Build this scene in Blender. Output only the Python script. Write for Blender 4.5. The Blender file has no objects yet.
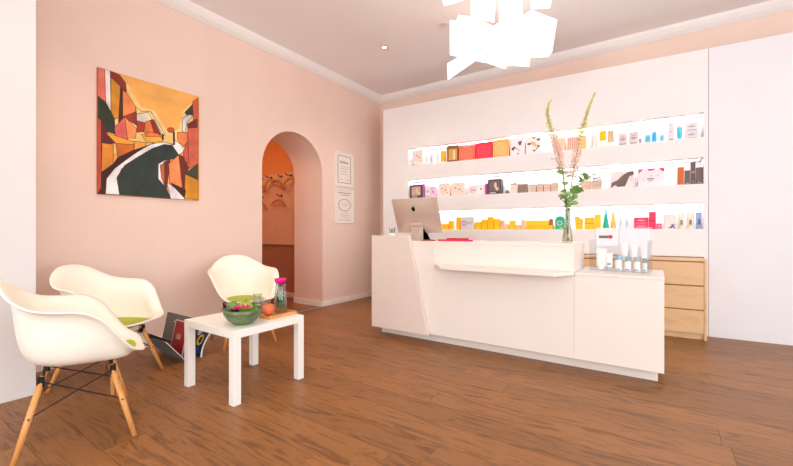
import bpy, bmesh, math, random
from mathutils import Vector, Matrix

# ------------------------------------------------------------------ camera, world, exposure
SC = bpy.context.scene
COL = SC.collection
cam_d = bpy.data.cameras.new('camera')
cam = bpy.data.objects.new('camera', cam_d)
COL.objects.link(cam)
cam.location = (0, 0, 1.05)
cam.rotation_euler = (math.radians(90), 0, math.radians(34))
cam_d.sensor_width = 36.0
cam_d.lens = 385.0 / 793.0 * 36.0
cam_d.shift_y = -2.0 / 793.0
cam_d.clip_start = 0.05
SC.camera = cam

w = bpy.data.worlds.new('daylight'); SC.world = w
w.use_nodes = True
w.node_tree.nodes['Background'].inputs[0].default_value = (0.91, 0.96, 1.0, 1)
w.node_tree.nodes['Background'].inputs[1].default_value = 5.2
SC.cycles.use_denoising = True
SC.cycles.max_bounces = 14
SC.cycles.diffuse_bounces = 8
SC.cycles.transparent_max_bounces = 16
SC.cycles.sample_clamp_indirect = 6.0
SC.view_settings.view_transform = 'Standard'
SC.view_settings.look = 'None'
SC.view_settings.gamma = 1.0
SC.view_settings.use_curve_mapping = False
SC.view_settings.exposure = -0.26

XL, YB, ZC = -3.83, 5.19, 3.27          # left wall, back wall, ceiling
XR, YF = 3.6, -4.2                      # right wall, shop front
def portal(loc, rot, sx, sy):
    d = bpy.data.lights.new('window_portal', 'AREA'); d.shape = 'RECTANGLE'; d.size = sx; d.size_y = sy
    d.cycles.is_portal = True
    o = bpy.data.objects.new('window_portal', d); COL.objects.link(o)
    o.location = loc; o.rotation_euler = rot
portal((0.1, YF, 1.6), (math.radians(90), 0, 0), 6.4, 2.7)
portal((XR, 0.0, 1.6), (math.radians(90), 0, math.radians(90)), 6.4, 2.7)

# ------------------------------------------------------------------ helpers
R = math.radians
random.seed(7)
def lin(c):
    return tuple(((v / 255) / 12.92 if v / 255 <= .04045 else ((v / 255 + .055) / 1.055) ** 2.4) for v in c)
MATS = {}
def mat(name, c, rough=.5, metal=0, trans=0, emit=0, var=.03, scale=8, bump=0, spec=.5, ior=1.45, alpha=1, stretch=None, coat=0, emitc=None):
    if name in MATS: return MATS[name]
    m = bpy.data.materials.new(name); MATS[name] = m
    m.use_nodes = True
    nt = m.node_tree; b = nt.nodes['Principled BSDF']
    L = lin(c)
    b.inputs['Roughness'].default_value = rough
    b.inputs['Metallic'].default_value = metal
    b.inputs['Transmission Weight'].default_value = trans
    b.inputs['IOR'].default_value = ior
    b.inputs['Specular IOR Level'].default_value = spec
    b.inputs['Alpha'].default_value = alpha
    b.inputs['Coat Weight'].default_value = coat
    if emit:
        b.inputs['Emission Color'].default_value = (*lin(emitc or c), 1); b.inputs['Emission Strength'].default_value = emit
    tc = nt.nodes.new('ShaderNodeTexCoord'); mp = nt.nodes.new('ShaderNodeMapping')
    nt.links.new(tc.outputs['Object'], mp.inputs[0])
    if stretch: mp.inputs['Scale'].default_value = stretch
    n = nt.nodes.new('ShaderNodeTexNoise'); n.inputs['Scale'].default_value = scale; n.inputs['Detail'].default_value = 4
    nt.links.new(mp.outputs[0], n.inputs['Vector'])
    cr = nt.nodes.new('ShaderNodeValToRGB')
    cr.color_ramp.elements[0].color = (*[max(0, v * (1 - var)) for v in L], 1)
    cr.color_ramp.elements[1].color = (*[min(1, v * (1 + var)) for v in L], 1)
    cr.color_ramp.elements[0].position = .3; cr.color_ramp.elements[1].position = .7
    nt.links.new(n.outputs['Fac'], cr.inputs[0]); nt.links.new(cr.outputs[0], b.inputs['Base Color'])
    if bump:
        bp = nt.nodes.new('ShaderNodeBump'); bp.inputs['Strength'].default_value = bump; bp.inputs['Distance'].default_value = .01
        nt.links.new(n.outputs['Fac'], bp.inputs['Height']); nt.links.new(bp.outputs[0], b.inputs['Normal'])
    return m
def thin_glass(name, c, gloss=.12):
    m = bpy.data.materials.new(name); MATS[name] = m; m.use_nodes = True
    nt = m.node_tree; nt.nodes.clear(); N = nt.nodes.new
    out_ = N('ShaderNodeOutputMaterial'); mx = N('ShaderNodeMixShader'); tr_ = N('ShaderNodeBsdfTransparent'); gl = N('ShaderNodeBsdfGlossy'); lw = N('ShaderNodeLayerWeight'); mr = N('ShaderNodeMapRange')
    tr_.inputs[0].default_value = (*lin(c), 1); gl.inputs['Roughness'].default_value = .04; lw.inputs[0].default_value = .25
    mr.inputs[3].default_value = gloss * .4; mr.inputs[4].default_value = gloss * 5
    nt.links.new(lw.outputs['Facing'], mr.inputs[0]); nt.links.new(mr.outputs[0], mx.inputs[0]); nt.links.new(tr_.outputs[0], mx.inputs[1]); nt.links.new(gl.outputs[0], mx.inputs[2]); nt.links.new(mx.outputs[0], out_.inputs[0])
    return m
def cm(c, rough=.5):
    return mat('paint_%d_%d_%d' % c, c, rough)

def box(bm, x0, x1, y0, y1, z0, z1):
    vs = [bm.verts.new(p) for p in [(x0,y0,z0),(x1,y0,z0),(x1,y1,z0),(x0,y1,z0),(x0,y0,z1),(x1,y0,z1),(x1,y1,z1),(x0,y1,z1)]]
    for f in [(3,2,1,0),(4,5,6,7),(0,1,5,4),(1,2,6,5),(2,3,7,6),(3,0,4,7)]: bm.faces.new([vs[i] for i in f])
def prism(bm, pts, lo, hi, axis='y'):
    # pts: 2D outline; extruded along axis between lo and hi
    def P(a, b, t): return {'y': (a, t, b), 'x': (t, a, b), 'z': (a, b, t)}[axis]
    v0 = [bm.verts.new(P(a, b, lo)) for a, b in pts]; v1 = [bm.verts.new(P(a, b, hi)) for a, b in pts]
    n = len(pts)
    bm.faces.new(v0); bm.faces.new(v1[::-1])
    for i in range(n): bm.faces.new([v0[i], v1[i], v1[(i+1) % n], v0[(i+1) % n]])
def tube(bm, pts, r, seg=8, cap=True):
    pts = [Vector(p) for p in pts]
    rs = r if isinstance(r, (list, tuple)) else [r] * len(pts)
    rings = []
    for i, p in enumerate(pts):
        d = (pts[min(i+1, len(pts)-1)] - pts[max(i-1, 0)]).normalized()
        a = Vector((0, 0, 1)) if abs(d.z) < .9 else Vector((1, 0, 0))
        u = d.cross(a).normalized(); v = d.cross(u)
        rings.append([bm.verts.new(p + (u * math.cos(2*math.pi*k/seg) + v * math.sin(2*math.pi*k/seg)) * rs[i]) for k in range(seg)])
    for a, b in zip(rings, rings[1:]):
        for k in range(seg): bm.faces.new([a[k], a[(k+1) % seg], b[(k+1) % seg], b[k]])
    if cap: bm.faces.new(rings[0][::-1]); bm.faces.new(rings[-1])
def lathe(bm, prof, seg=24, c=(0, 0, 0)):
    rings = []
    for r, z in prof:
        if r < 1e-5: rings.append([bm.verts.new((c[0], c[1], c[2]+z))])
        else: rings.append([bm.verts.new((c[0]+r*math.cos(2*math.pi*k/seg), c[1]+r*math.sin(2*math.pi*k/seg), c[2]+z)) for k in range(seg)])
    for a, b in zip(rings, rings[1:]):
        for k in range(seg):
            j = (k+1) % seg
            if len(a) == 1 and len(b) == 1: continue
            if len(a) == 1: bm.faces.new([a[0], b[k], b[j]])
            elif len(b) == 1: bm.faces.new([a[k], a[j], b[0]])
            else: bm.faces.new([a[k], a[j], b[j], b[k]])
def ball(bm, c, r, s=(1, 1, 1), u=14, v=9):
    m = Matrix.Translation(c) @ Matrix.Diagonal((*[r*k for k in s], 1))
    bmesh.ops.create_uvsphere(bm, u_segments=u, v_segments=v, radius=1, matrix=m)
def NB(): return bmesh.new()
def obj(name, bm, m, parent=None, smooth=False, bevel=0, fix=True):
    if fix: bmesh.ops.recalc_face_normals(bm, faces=bm.faces)
    me = bpy.data.meshes.new(name); bm.to_mesh(me); bm.free()
    o = bpy.data.objects.new(name, me); COL.objects.link(o)
    for k in (m if isinstance(m, (list, tuple)) else [m]): me.materials.append(k)
    if smooth:
        for p in me.polygons: p.use_smooth = True
    if bevel:
        b = o.modifiers.new('bevel', 'BEVEL'); b.width = bevel; b.segments = 2; b.limit_method = 'ANGLE'; b.angle_limit = R(40)
    if parent: o.parent = parent
    return o
def bx(name, x0, x1, y0, y1, z0, z1, m, parent=None, bevel=0):
    b = NB(); box(b, x0, x1, y0, y1, z0, z1); return obj(name, b, m, parent, bevel=bevel)
def tag(o, label, cat, group=None):
    o['label'] = label; o['category'] = cat
    if group: o['group'] = group
    return o
def thing(name, label, cat, loc=(0, 0, 0), rotz=0, group=None):
    o = bpy.data.objects.new(name, None); COL.objects.link(o); o.empty_display_size = .05
    o.location = loc; o.rotation_euler = (0, 0, rotz)
    return tag(o, label, cat, group)
def struct(o):
    o['kind'] = 'structure'; return o
def copy_tree(o, parent=None):
    c = o.copy(); COL.objects.link(c); c.parent = parent
    for ch in list(o.children): copy_tree(ch, c)
    return c

# ------------------------------------------------------------------ materials of the room
M_pink = mat('pink_wall_paint', (237, 210, 195), .85, var=.02, scale=3, bump=.02)
M_white = mat('white_wall_paint', (224, 219, 217), .8, var=.012, scale=4)
M_ceil = mat('ceiling_paint', (246, 245, 247), .9, var=.012, scale=2)
M_corn = mat('cornice_plaster', (244, 240, 238), .8, var=.01)
M_clad = mat('shelf_wall_board', (240, 236, 234), .55, var=.012, scale=3)
M_lacq = mat('white_lacquer', (238, 228, 218), .3, var=.01, scale=3)
M_base = mat('baseboard_paint', (240, 234, 228), .5, var=.01)
M_black = mat('black_metal', (26, 24, 24), .4, metal=.4)
M_steel = mat('brushed_steel', (176, 172, 168), .35, metal=1)
M_glass = thin_glass('clear_glass', (246, 248, 246))
M_brown = mat('cloakroom_brown_paint', (176, 128, 104), .8)
M_cloak = mat('cloakroom_panel_paint', (226, 190, 168), .7)
M_orange = mat('cloakroom_lamplit_paint', (226, 160, 108), .8)  # warm lamp glow put into the wall colour

# floor: oak planks
def wood_mat(name, dark, mid, light, rough, sc=(1, 1, 1), rnd=True):
    m = bpy.data.materials.new(name); m.use_nodes = True; nt = m.node_tree; b = nt.nodes['Principled BSDF']; N = nt.nodes.new; LK = nt.links.new
    tc = N('ShaderNodeTexCoord'); oi = N('ShaderNodeObjectInfo')
    off = N('ShaderNodeVectorMath'); off.operation = 'MULTIPLY_ADD'
    comb = N('ShaderNodeCombineXYZ')
    for k in range(3): LK(oi.outputs['Random'], comb.inputs[k])
    off.inputs[1].default_value = (17, 31, 11); LK(comb.outputs[0], off.inputs[0]); LK(tc.outputs['Object'], off.inputs[2])
    mp = N('ShaderNodeMapping'); mp.inputs['Scale'].default_value = sc; LK(off.outputs[0], mp.inputs[0])
    w1 = N('ShaderNodeTexNoise'); w1.inputs['Scale'].default_value = 1.4; w1.inputs['Detail'].default_value = 3; w1.inputs['Distortion'].default_value = 1.4
    LK(mp.outputs[0], w1.inputs['Vector'])
    # rings from distorted noise -> cathedral grain
    mul = N('ShaderNodeMath'); mul.operation = 'MULTIPLY'; mul.inputs[1].default_value = 16; LK(w1.outputs['Fac'], mul.inputs[0])
    sn = N('ShaderNodeMath'); sn.operation = 'SINE'; LK(mul.outputs[0], sn.inputs[0])
    mr = N('ShaderNodeMapRange'); mr.inputs[1].default_value = -1; mr.inputs[2].default_value = 1; LK(sn.outputs[0], mr.inputs[0])
    mp2 = N('ShaderNodeMapping'); mp2.inputs['Scale'].default_value = tuple(k * (6 if k < 2 else 12) for k in sc); LK(off.outputs[0], mp2.inputs[0])
    w2 = N('ShaderNodeTexNoise'); w2.inputs['Scale'].default_value = 3; w2.inputs['Detail'].default_value = 6; LK(mp2.outputs[0], w2.inputs['Vector'])
    mixf = N('ShaderNodeMix'); mixf.data_type = 'FLOAT'; mixf.inputs[0].default_value = .62
    LK(mr.outputs[0], mixf.inputs[2]); LK(w2.outputs['Fac'], mixf.inputs[3])
    cr = N('ShaderNodeValToRGB'); e = cr.color_ramp.elements
    e[0].position = .12; e[0].color = (*lin(dark), 1); e[1].position = .85; e[1].color = (*lin(light), 1)
    k = cr.color_ramp.elements.new(.42); k.color = (*lin(mid), 1)
    LK(mixf.outputs[0], cr.inputs[0])
    hs = N('ShaderNodeHueSaturation')
    if rnd:
        mv = N('ShaderNodeMapRange'); mv.inputs[3].default_value = .86; mv.inputs[4].default_value = 1.14; LK(oi.outputs['Random'], mv.inputs[0]); LK(mv.outputs[0], hs.inputs['Value'])
    LK(cr.outputs[0], hs.inputs['Color']); LK(hs.outputs[0], b.inputs['Base Color'])
    b.inputs['Roughness'].default_value = rough
    bp = N('ShaderNodeBump'); bp.inputs['Strength'].default_value = .12; bp.inputs['Distance'].default_value = .004; LK(mixf.outputs[0], bp.inputs['Height']); LK(bp.outputs[0], b.inputs['Normal'])
    return m
M_floor = wood_mat('oak_floor', (78, 46, 20), (128, 82, 40), (160, 106, 56), .42, (1.8, 13, 1))
M_birch = wood_mat('birch_veneer', (214, 168, 118), (226, 184, 136), (234, 196, 150), .45, (1.2, 5, 6), rnd=False)
M_leg = wood_mat('maple_leg', (196, 126, 62), (214, 146, 78), (226, 164, 96), .4, (14, 14, 1.2), rnd=False)
M_bamboo = wood_mat('bamboo_tray', (196, 130, 72), (214, 150, 90), (226, 168, 108), .45, (3, 9, 9), rnd=False)
M_hanger = wood_mat('hanger_wood', (170, 108, 46), (194, 128, 58), (208, 146, 74), .45, (6, 6, 6), rnd=False)

# ------------------------------------------------------------------ floor with its planks
XC = -6.0
floor = struct(bx('floor', XC, XR, YF, YB, -.06, -.014, mat('subfloor', (70, 44, 28), .8)))
rng = random.Random(3)
PW = .19
row = 0; y = YF
lens = [1.1, 1.5, 1.9, 2.3]
pmesh = {}
while y < YB - .01:
    w_ = min(PW, YB - y)
    x = XC - rng.random() * 1.6 if row else XC
    while x < XR - .01:
        L_ = rng.choice(lens)
        a, b_ = max(x, XC), min(x + L_, XR)
        if b_ - a > .02:
            key = (round(b_ - a, 3), round(w_, 3))
            if key not in pmesh:
                bmp = NB(); box(bmp, .0008, b_ - a - .0008, .0008, w_ - .0008, -.0138, 0)
                bmesh.ops.recalc_face_normals(bmp, faces=bmp.faces)
                me = bpy.data.meshes.new('plank'); bmp.to_mesh(me); bmp.free(); me.materials.append(M_floor); pmesh[key] = me
            o = bpy.data.objects.new('plank', pmesh[key]); COL.objects.link(o); o.location = (a, y, -.0004 * rng.random()); o.parent = floor
        x += L_
    y += PW; row += 1

# ------------------------------------------------------------------ walls
AY0, AY1, AZ = 2.86, 3.845, 1.82
ar = (AY1 - AY0) / 2; ac = (AY0 + AY1) / 2
arc_pts = [(ac - ar * math.cos(math.pi * k / 32), AZ + ar * math.sin(math.pi * k / 32)) for k in range(33)]
b = NB()
def wl_quad(pts, x): b.faces.new([b.verts.new((x, *p)) for p in pts])
for x in (XL - .57, XL):
    wl_quad([(YF, 0), (AY0, 0), (AY0, AZ), (AY0, ZC), (YF, ZC)], x); wl_quad([(AY1, 0), (YB, 0), (YB, ZC), (AY1, ZC), (AY1, AZ)], x)
    for p, q in zip(arc_pts, arc_pts[1:]): wl_quad([p, q, (q[0], ZC), (p[0], ZC)], x)
edge = [(YF, 0), (AY0, 0)] + arc_pts + [(AY1, 0), (YB, 0), (YB, ZC)] + [(q[0], ZC) for q in arc_pts[::-1]] + [(YF, ZC)]
for p, q in zip(edge, edge[1:] + edge[:1]): b.faces.new([b.verts.new((XL - .57, *p)), b.verts.new((XL, *p)), b.verts.new((XL, *q)), b.verts.new((XL - .57, *q))])
bmesh.ops.remove_doubles(b, verts=b.verts, dist=1e-5)
struct(obj('wall_left', b, M_pink))
b = NB(); box(b, XL - .57, XR + .2, YB, YB + .2, 0, ZC); struct(obj('wall_back', b, M_pink))
# shop front and right wall: frames round big window openings
def holed(name, axis, at, a0, a1, h0, h1, hz0, hz1, m):
    b = NB()
    def bb(u0, u1, z0, z1):
        if axis == 'y': box(b, u0, u1, at - .15, at, z0, z1)
        else: box(b, at, at + .15, u0, u1, z0, z1)
    bb(a0, h0, 0, ZC); bb(h1, a1, 0, ZC); bb(h0, h1, 0, hz0); bb(h0, h1, hz1, ZC)
    return struct(obj(name, b, m))
holed('wall_front', 'y', YF, XL - .57, XR + .15, -3.1, 3.3, .25, 2.95, M_white)
holed('wall_right', 'x', XR, YF, YB, -3.2, 3.2, .25, 2.95, M_white)
def winframe(name, axis, at, h0, h1, n):
    b = NB()
    for k in range(n + 1):
        u = h0 + (h1 - h0) * k / n
        if axis == 'y': box(b, max(h0, u - .03), min(h1, u + .03), at - .10, at - .04, .25, 2.95)
        else: box(b, at + .04, at + .10, max(h0, u - .03), min(h1, u + .03), .25, 2.95)
    return struct(obj(name, b, M_base))
winframe('window_1', 'y', YF, -3.1, 3.3, 3)
winframe('window_2', 'x', XR, -3.2, 3.2, 3)
struct(bx('ceiling', XL - .57, XR + .15, YF - .15, YB + .2, ZC, ZC + .1, M_ceil))
# cornice: a shallow cove with two steps
def cornice(name, p0, p1, nrm):
    prof = [(0, 0), (.012, 0), (.03, .012), (.06, .034), (.086, .066), (.1, .094), (.1, .1), (0, .1)]
    b = NB(); rings = []
    for p in (p0, p1):
        rings.append([b.verts.new((p[0] + nrm[0] * d, p[1] + nrm[1] * d, ZC - .1 + h)) for d, h in prof])
    n = len(prof)
    b.faces.new(rings[0]); b.faces.new(rings[1][::-1])
    for k in range(n): b.faces.new([rings[0][k], rings[1][k], rings[1][(k+1) % n], rings[0][(k+1) % n]])
    return struct(obj(name, b, M_corn))
cornice('trim_1', (XL, .755), (XL, YB), (1, 0))
cornice('trim_2', (XL, YB), (XR, YB), (0, -1))
# white wall block projecting at the left
struct(bx('wall_left_front', XL, -3.305, YF, .755, 0, ZC, M_white))
# cloakroom behind the arch
struct(bx('wall_cloakroom_back', XC, XL - .57, 4.15, 4.3, 0, 2.75, M_orange))
struct(bx('wall_cloakroom_left', XC - .1, XC, 1.6, 4.3, 0, 2.75, M_orange))
struct(bx('wall_cloakroom_front', XC, XL - .57, 1.6, 1.7, 0, 2.75, M_orange))
struct(bx('ceiling_cloakroom', XC, XL - .57, 1.6, 4.3, 2.75, 2.85, M_ceil))
b = NB(); box(b, -5.95, XL - .575, 4.125, 4.15, .82, 1.98); p = struct(obj('wall_cloakroom_panel', b, M_cloak))
struct(bx('wall_cloakroom_dado', -5.95, XL - .575, 4.14, 4.15, .0, .818, M_brown))
struct(bx('trim_3', -5.95, XL - .575, 4.118, 4.15, .812, .832, mat('dado_rail', (150, 108, 84), .6)))
# baseboards
struct(bx('baseboard_left', XL, XL + .015, .755, AY0, 0, .075, M_base))
struct(bx('baseboard_left_corner', XL, XL + .015, AY1, YB, 0, .075, M_base, bevel=.003))
struct(bx('baseboard_arch', XL - .57, XL, AY1 - .015, AY1, 0, .075, M_base))
struct(bx('baseboard_cloakroom', -5.95, XL - .6, 4.12, 4.14, 0, .075, M_base))
struct(bx('baseboard_back', XL + .015, -3.45, YB - .015, YB, 0, .075, M_base))
# metal threshold across the arch
struct(bx('trim_4', XL - .02, XL + .03, AY0, AY1 + .02, -.001, .006, M_steel))

# ------------------------------------------------------------------ shelf wall (slightly out of square), three lit niches and an opening for the dresser
SO = Vector((-3.4096, 4.6964, 0)); SA = R(3.3)
def shelf_obj(o):
    o.location = SO; o.rotation_euler = (0, 0, SA); return o
N0, N1 = .427, 3.812
NZ = [(1.995, 2.243), (1.525, 1.79), (1.07, 1.333)]
DS0, DS1, DT = 2.205, 3.812, .79
b = NB(); D = .2
box(b, 0, N0, 0, D, 0, 2.87)
box(b, N1, 3.846, 0, D, 0, 2.87)
for z0, z1 in [(2.243, 2.87), (1.79, 1.995), (1.333, 1.525), (DT, 1.07)]: box(b, N0, N1, 0, D, z0, z1)
box(b, N0, DS0, 0, D, 0, DT)
box(b, N0, N1, D, D + .012, DT, 2.87)
shelf_wall = shelf_obj(struct(obj('wall_shelf', b, M_clad)))
b = NB(); box(b, 3.85, 6.75, 0, .15, 0, 2.87); shelf_obj(struct(obj('wall_shelf_side', b, mat('side_board', (236, 234, 236), .6, var=.01, scale=3))))  # cool daylight on this end is put into the board colour
M_led = mat('led_diffuser', (232, 244, 255), .4, emit=20.0, var=0)
for k, (z0, z1) in enumerate(NZ):
    t = thing('led_strip', ['long light strip along the ceiling of the top shelf niche', 'long light strip along the ceiling of the middle shelf niche', 'long light strip along the ceiling of the bottom shelf niche'][k], 'light strip')
    t.location = SO; t.rotation_euler = (0, 0, SA)
    bx('housing', N0 + .02, N1 - .02, .055, .105, z1 - .010, z1 - .0005, M_base, t)
    bx('diffuser', N0 + .03, N1 - .03, .06, .10, z1 - .013, z1 - .0102, M_led, t)

# ------------------------------------------------------------------ reception desk
desk = thing('reception_desk', 'long white reception desk with slanted end panel and bottle ledge', 'desk', (0, 0, 0))
bx('plinth', -2.375, .01, 3.25, 3.62, 0, .085, M_lacq, desk)
b = NB(); prism(b, [(-2.385, .086), (-.514, .086), (-.514, .93), (-2.385, .93)], 3.16, 3.64, 'y'); obj('high_body', b, M_lacq, desk, bevel=.002)
bx('counter_top', -2.385, -.512, 3.155, 3.645, .93, .955, M_lacq, desk, bevel=.003)
b = NB(); prism(b, [(-2.40, .083), (-1.752, .083), (-1.958, 1.005), (-2.40, 1.005)], 3.105, 3.15, 'y'); obj('slanted_panel', b, mat('slanted_panel_tone', (228, 211, 200), .35, var=.01), desk, bevel=.003)  # panel slightly darker and pinker than the rest of the desk
b = NB(); prism(b, [(-2.3, .0865), (-1.775, .0865), (-1.70, .735), (-1.70, .9295), (-2.3, .9295)], 3.152, 3.16, 'y'); obj('infill_panel', b, M_lacq, desk, bevel=.001)
bx('low_body', -.5135, .045, 3.1595, 3.71, .086, .715, M_lacq, desk, bevel=.002)
bx('low_counter', -.511, .047, 3.157, 3.712, .7155, .738, M_lacq, desk, bevel=.003)
b = NB(); prism(b, [(-1.70, 3.159), (-1.55, 2.97), (-.61, 2.945), (-.512, 3.14), (-.512, 3.159)], .718, .746, 'z'); obj('ledge', b, M_lacq, desk, bevel=.003)

# ------------------------------------------------------------------ dresser
dr = thing('dresser', 'low birch dresser with plain drawers set into the shelf wall', 'dresser'); dr.location = SO; dr.rotation_euler = (0, 0, SA)
d0, d1 = DS0 + .006, DS1 - .006; f0 = -.21
b = NB(); box(b, d0, d1, f0, .19, .757, .782); obj('top', b, M_birch, dr, bevel=.002)
for s0 in (d0, d1 - .02): bx('side_panel', s0, s0 + .02, f0, .19, 0, .757, M_birch, dr)
bx('back_panel', d0 + .02, d1 - .02, .18, .19, .05, .757, M_birch, dr)
bx('plinth', d0 + .02, d1 - .02, f0 + .03, f0 + .045, 0, .055, M_birch, dr)
bx('divider', (d0 + d1) / 2 - .01, (d0 + d1) / 2 + .01, f0 + .025, .18, .055, .757, M_birch, dr)
for c in range(2):
    for k in range(3):
        s0 = d0 + .023 + c * (d1 - d0 - .046 + .004) / 2; s1 = s0 + (d1 - d0 - .046 - .004) / 2
        z0 = .058 + k * .2335
        dw = bx('drawer', s0, s1, f0 + .001, f0 + .02, z0, z0 + .221, M_birch, dr, bevel=.002)
        bx('finger_rail', s0, s1, f0 + .013, f0 + .02, z0 + .2215, z0 + .2325, mat('shadow_rail', (150, 108, 70), .6), dw)

# ------------------------------------------------------------------ chairs
RIM = [(0,.278,.415),(.12,.278,.417),(.20,.262,.428),(.245,.215,.458),(.28,.16,.53),(.308,.10,.618),(.318,.015,.67),(.295,-.09,.68),(.255,-.175,.695),(.20,-.245,.74),(.11,-.29,.795),(0,-.305,.81)]
loop = [Vector(p) for p in RIM] + [Vector((-x, y_, z)) for x, y_, z in RIM[-2:0:-1]]
def cr_pt(P, i, t):
    n = len(P); a, b_, c, d = P[(i-1) % n], P[i % n], P[(i+1) % n], P[(i+2) % n]
    return .5 * ((2*b_) + (c-a)*t + (2*a-5*b_+4*c-d)*t*t + (-a+3*b_-3*c+d)*t**3)
rim = [cr_pt(loop, i, t / 3) for i in range(len(loop)) for t in range(3)]
HF = [0, .2, .42, .60, .71, .765, .79, .81, .85, .92, 1.0]
VF = [0, .005, .02, .07, .19, .38, .56, .74, .89, .97, 1.0]
CEN = Vector((0, -.01, .384))
def shell_pt(rp, h, v):
    return Vector((CEN.x + (rp.x - CEN.x) * h, CEN.y + (rp.y - CEN.y) * h, CEN.z + (rp.z - CEN.z) * v))
def prof_at(h):
    for i in range(len(HF) - 1):
        if h <= HF[i+1]:
            t = (h - HF[i]) / (HF[i+1] - HF[i]); return VF[i] + (VF[i+1] - VF[i]) * t
    return 1
M_shell = mat('cream_plastic_shell', (246, 240, 226), .38, var=.008, scale=4)
M_pad = mat('lime_felt', (178, 186, 62), .9, var=.08, scale=60, bump=.1)
def make_chair():
    t = thing('armchair', '', 'chair', group='moulded armchairs round the coffee table')
    b = NB(); c = b.verts.new(CEN); prev = None
    for k in range(1, len(HF)):
        ring = [b.verts.new(shell_pt(p, HF[k], VF[k])) for p in rim]; n = len(ring)
        for i in range(n):
            if prev is None: b.faces.new([c, ring[i], ring[(i+1) % n]])
            else: b.faces.new([prev[i], ring[i], ring[(i+1) % n], prev[(i+1) % n]])
        prev = ring
    bmesh.ops.recalc_face_normals(b, faces=b.faces)
    s = obj('shell', b, M_shell, t, smooth=True, fix=False)
    sm = s.modifiers.new('smooth', 'SUBSURF'); sm.levels = 1; sm.render_levels = 1
    so = s.modifiers.new('thick', 'SOLIDIFY'); so.thickness = .008; so.offset = 0
    # seat pad follows the bowl
    b = NB(); rings = []
    K = 6
    for k in range(K + 1):
        rg = []
        for i, p in enumerate(rim):
            ang = math.atan2(p.x, p.y); hm = .52 + .37 * max(0, math.cos(ang)) ** 2
            h = hm * k / K; q = shell_pt(p, h, prof_at(h)); q.z += .006 + (.014 if k < K else .0)
            rg.append(q)
        rings.append([b.verts.new(rg[0])] if k == 0 else [b.verts.new(q) for q in rg])
    n = len(rim)
    for k in range(K):
        for i in range(n):
            if k == 0: b.faces.new([rings[0][0], rings[1][i], rings[1][(i+1) % n]])
            else: b.faces.new([rings[k][i], rings[k+1][i], rings[k+1][(i+1) % n], rings[k][(i+1) % n]])
    obj('seat_pad', b, M_pad, t, smooth=True)
    tops = {}
    for sx in (-1, 1):
        for sy in (1, -1):
            top = Vector((sx*.13, sy*.13, .358)); foot = Vector((sx*.235, sy*.225, 0))
            b = NB(); tube(b, [foot, foot.lerp(top, .5), top], [.0105, .0145, .0128], 12)
            lg = obj('leg', b, M_leg, t, smooth=True)
            b = NB(); tube(b, [foot.lerp(top, .86), top + Vector((0, 0, .014))], .0062, 8)
            m2 = foot.lerp(top, .93); box(b, m2.x-.0135, m2.x+.0135, m2.y-.0135, m2.y+.0135, m2.z-.024, m2.z+.026)
            obj('bracket', b, M_black, lg)
            b = NB(); m3 = foot.lerp(top, .52)
            tube(b, [m3 + Vector((0, -.017, 0)), m3 + Vector((0, .017, 0))], .004, 8); tube(b, [m3 + Vector((-.017, 0, .0)), m3 + Vector((.017, 0, 0))], .004, 8)
            obj('bolt', b, M_black, lg)
            tops[(sx, sy)] = (foot, top)
    ks = [(-1, 1), (1, 1), (1, -1), (-1, -1)]
    for i in range(4):
        A, B = tops[ks[i]], tops[ks[(i+1) % 4]]
        for P, Q in ((A, B), (B, A)):
            b = NB(); tube(b, [P[0].lerp(P[1], .52), Q[0].lerp(Q[1], .93)], .003, 6); obj('brace_wire', b, M_black, t)
    b = NB(); box(b, -.13, .13, .123, .137, .362, .371); box(b, -.13, .13, -.137, -.123, .362, .371); obj('mount_bar', b, M_black, t)
    return t
CH = [(-2.51, .745, 342, 'cream moulded armchair on dowel legs, beside the projecting white wall block'),
      (-3.2, 1.12, 300, 'cream moulded armchair standing at the pink wall below the painting'),
      (-3.28, 2.24, 252, 'cream moulded armchair standing between the coffee table and the arch')]
ch0 = make_chair()
for i, (x, y_, a, lb) in enumerate(CH):
    c = ch0 if i == 0 else copy_tree(ch0)
    c.location = (x, y_, 0); c.rotation_euler = (0, 0, R(a)); c['label'] = lb

# ------------------------------------------------------------------ coffee table and what stands on it
M_tab = mat('white_foil', (244, 240, 232), .4, var=.01)
TX0, TX1, TY0, TY1 = -2.655, -2.088, 1.36, 1.912
tb = thing('coffee_table', 'square white coffee table with thick straight legs', 'table', (TX0, TY0, 0))
W_, H_ = TX1 - TX0, TY1 - TY0
bx('tabletop', 0, W_, 0, H_, .402, .45, M_tab, tb, bevel=.002)
for x in (0, W_ - .05):
    for y_ in (0, H_ - .05): bx('leg', x, x + .05, y_, y_ + .05, 0, .402, M_tab, tb, bevel=.002)

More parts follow.
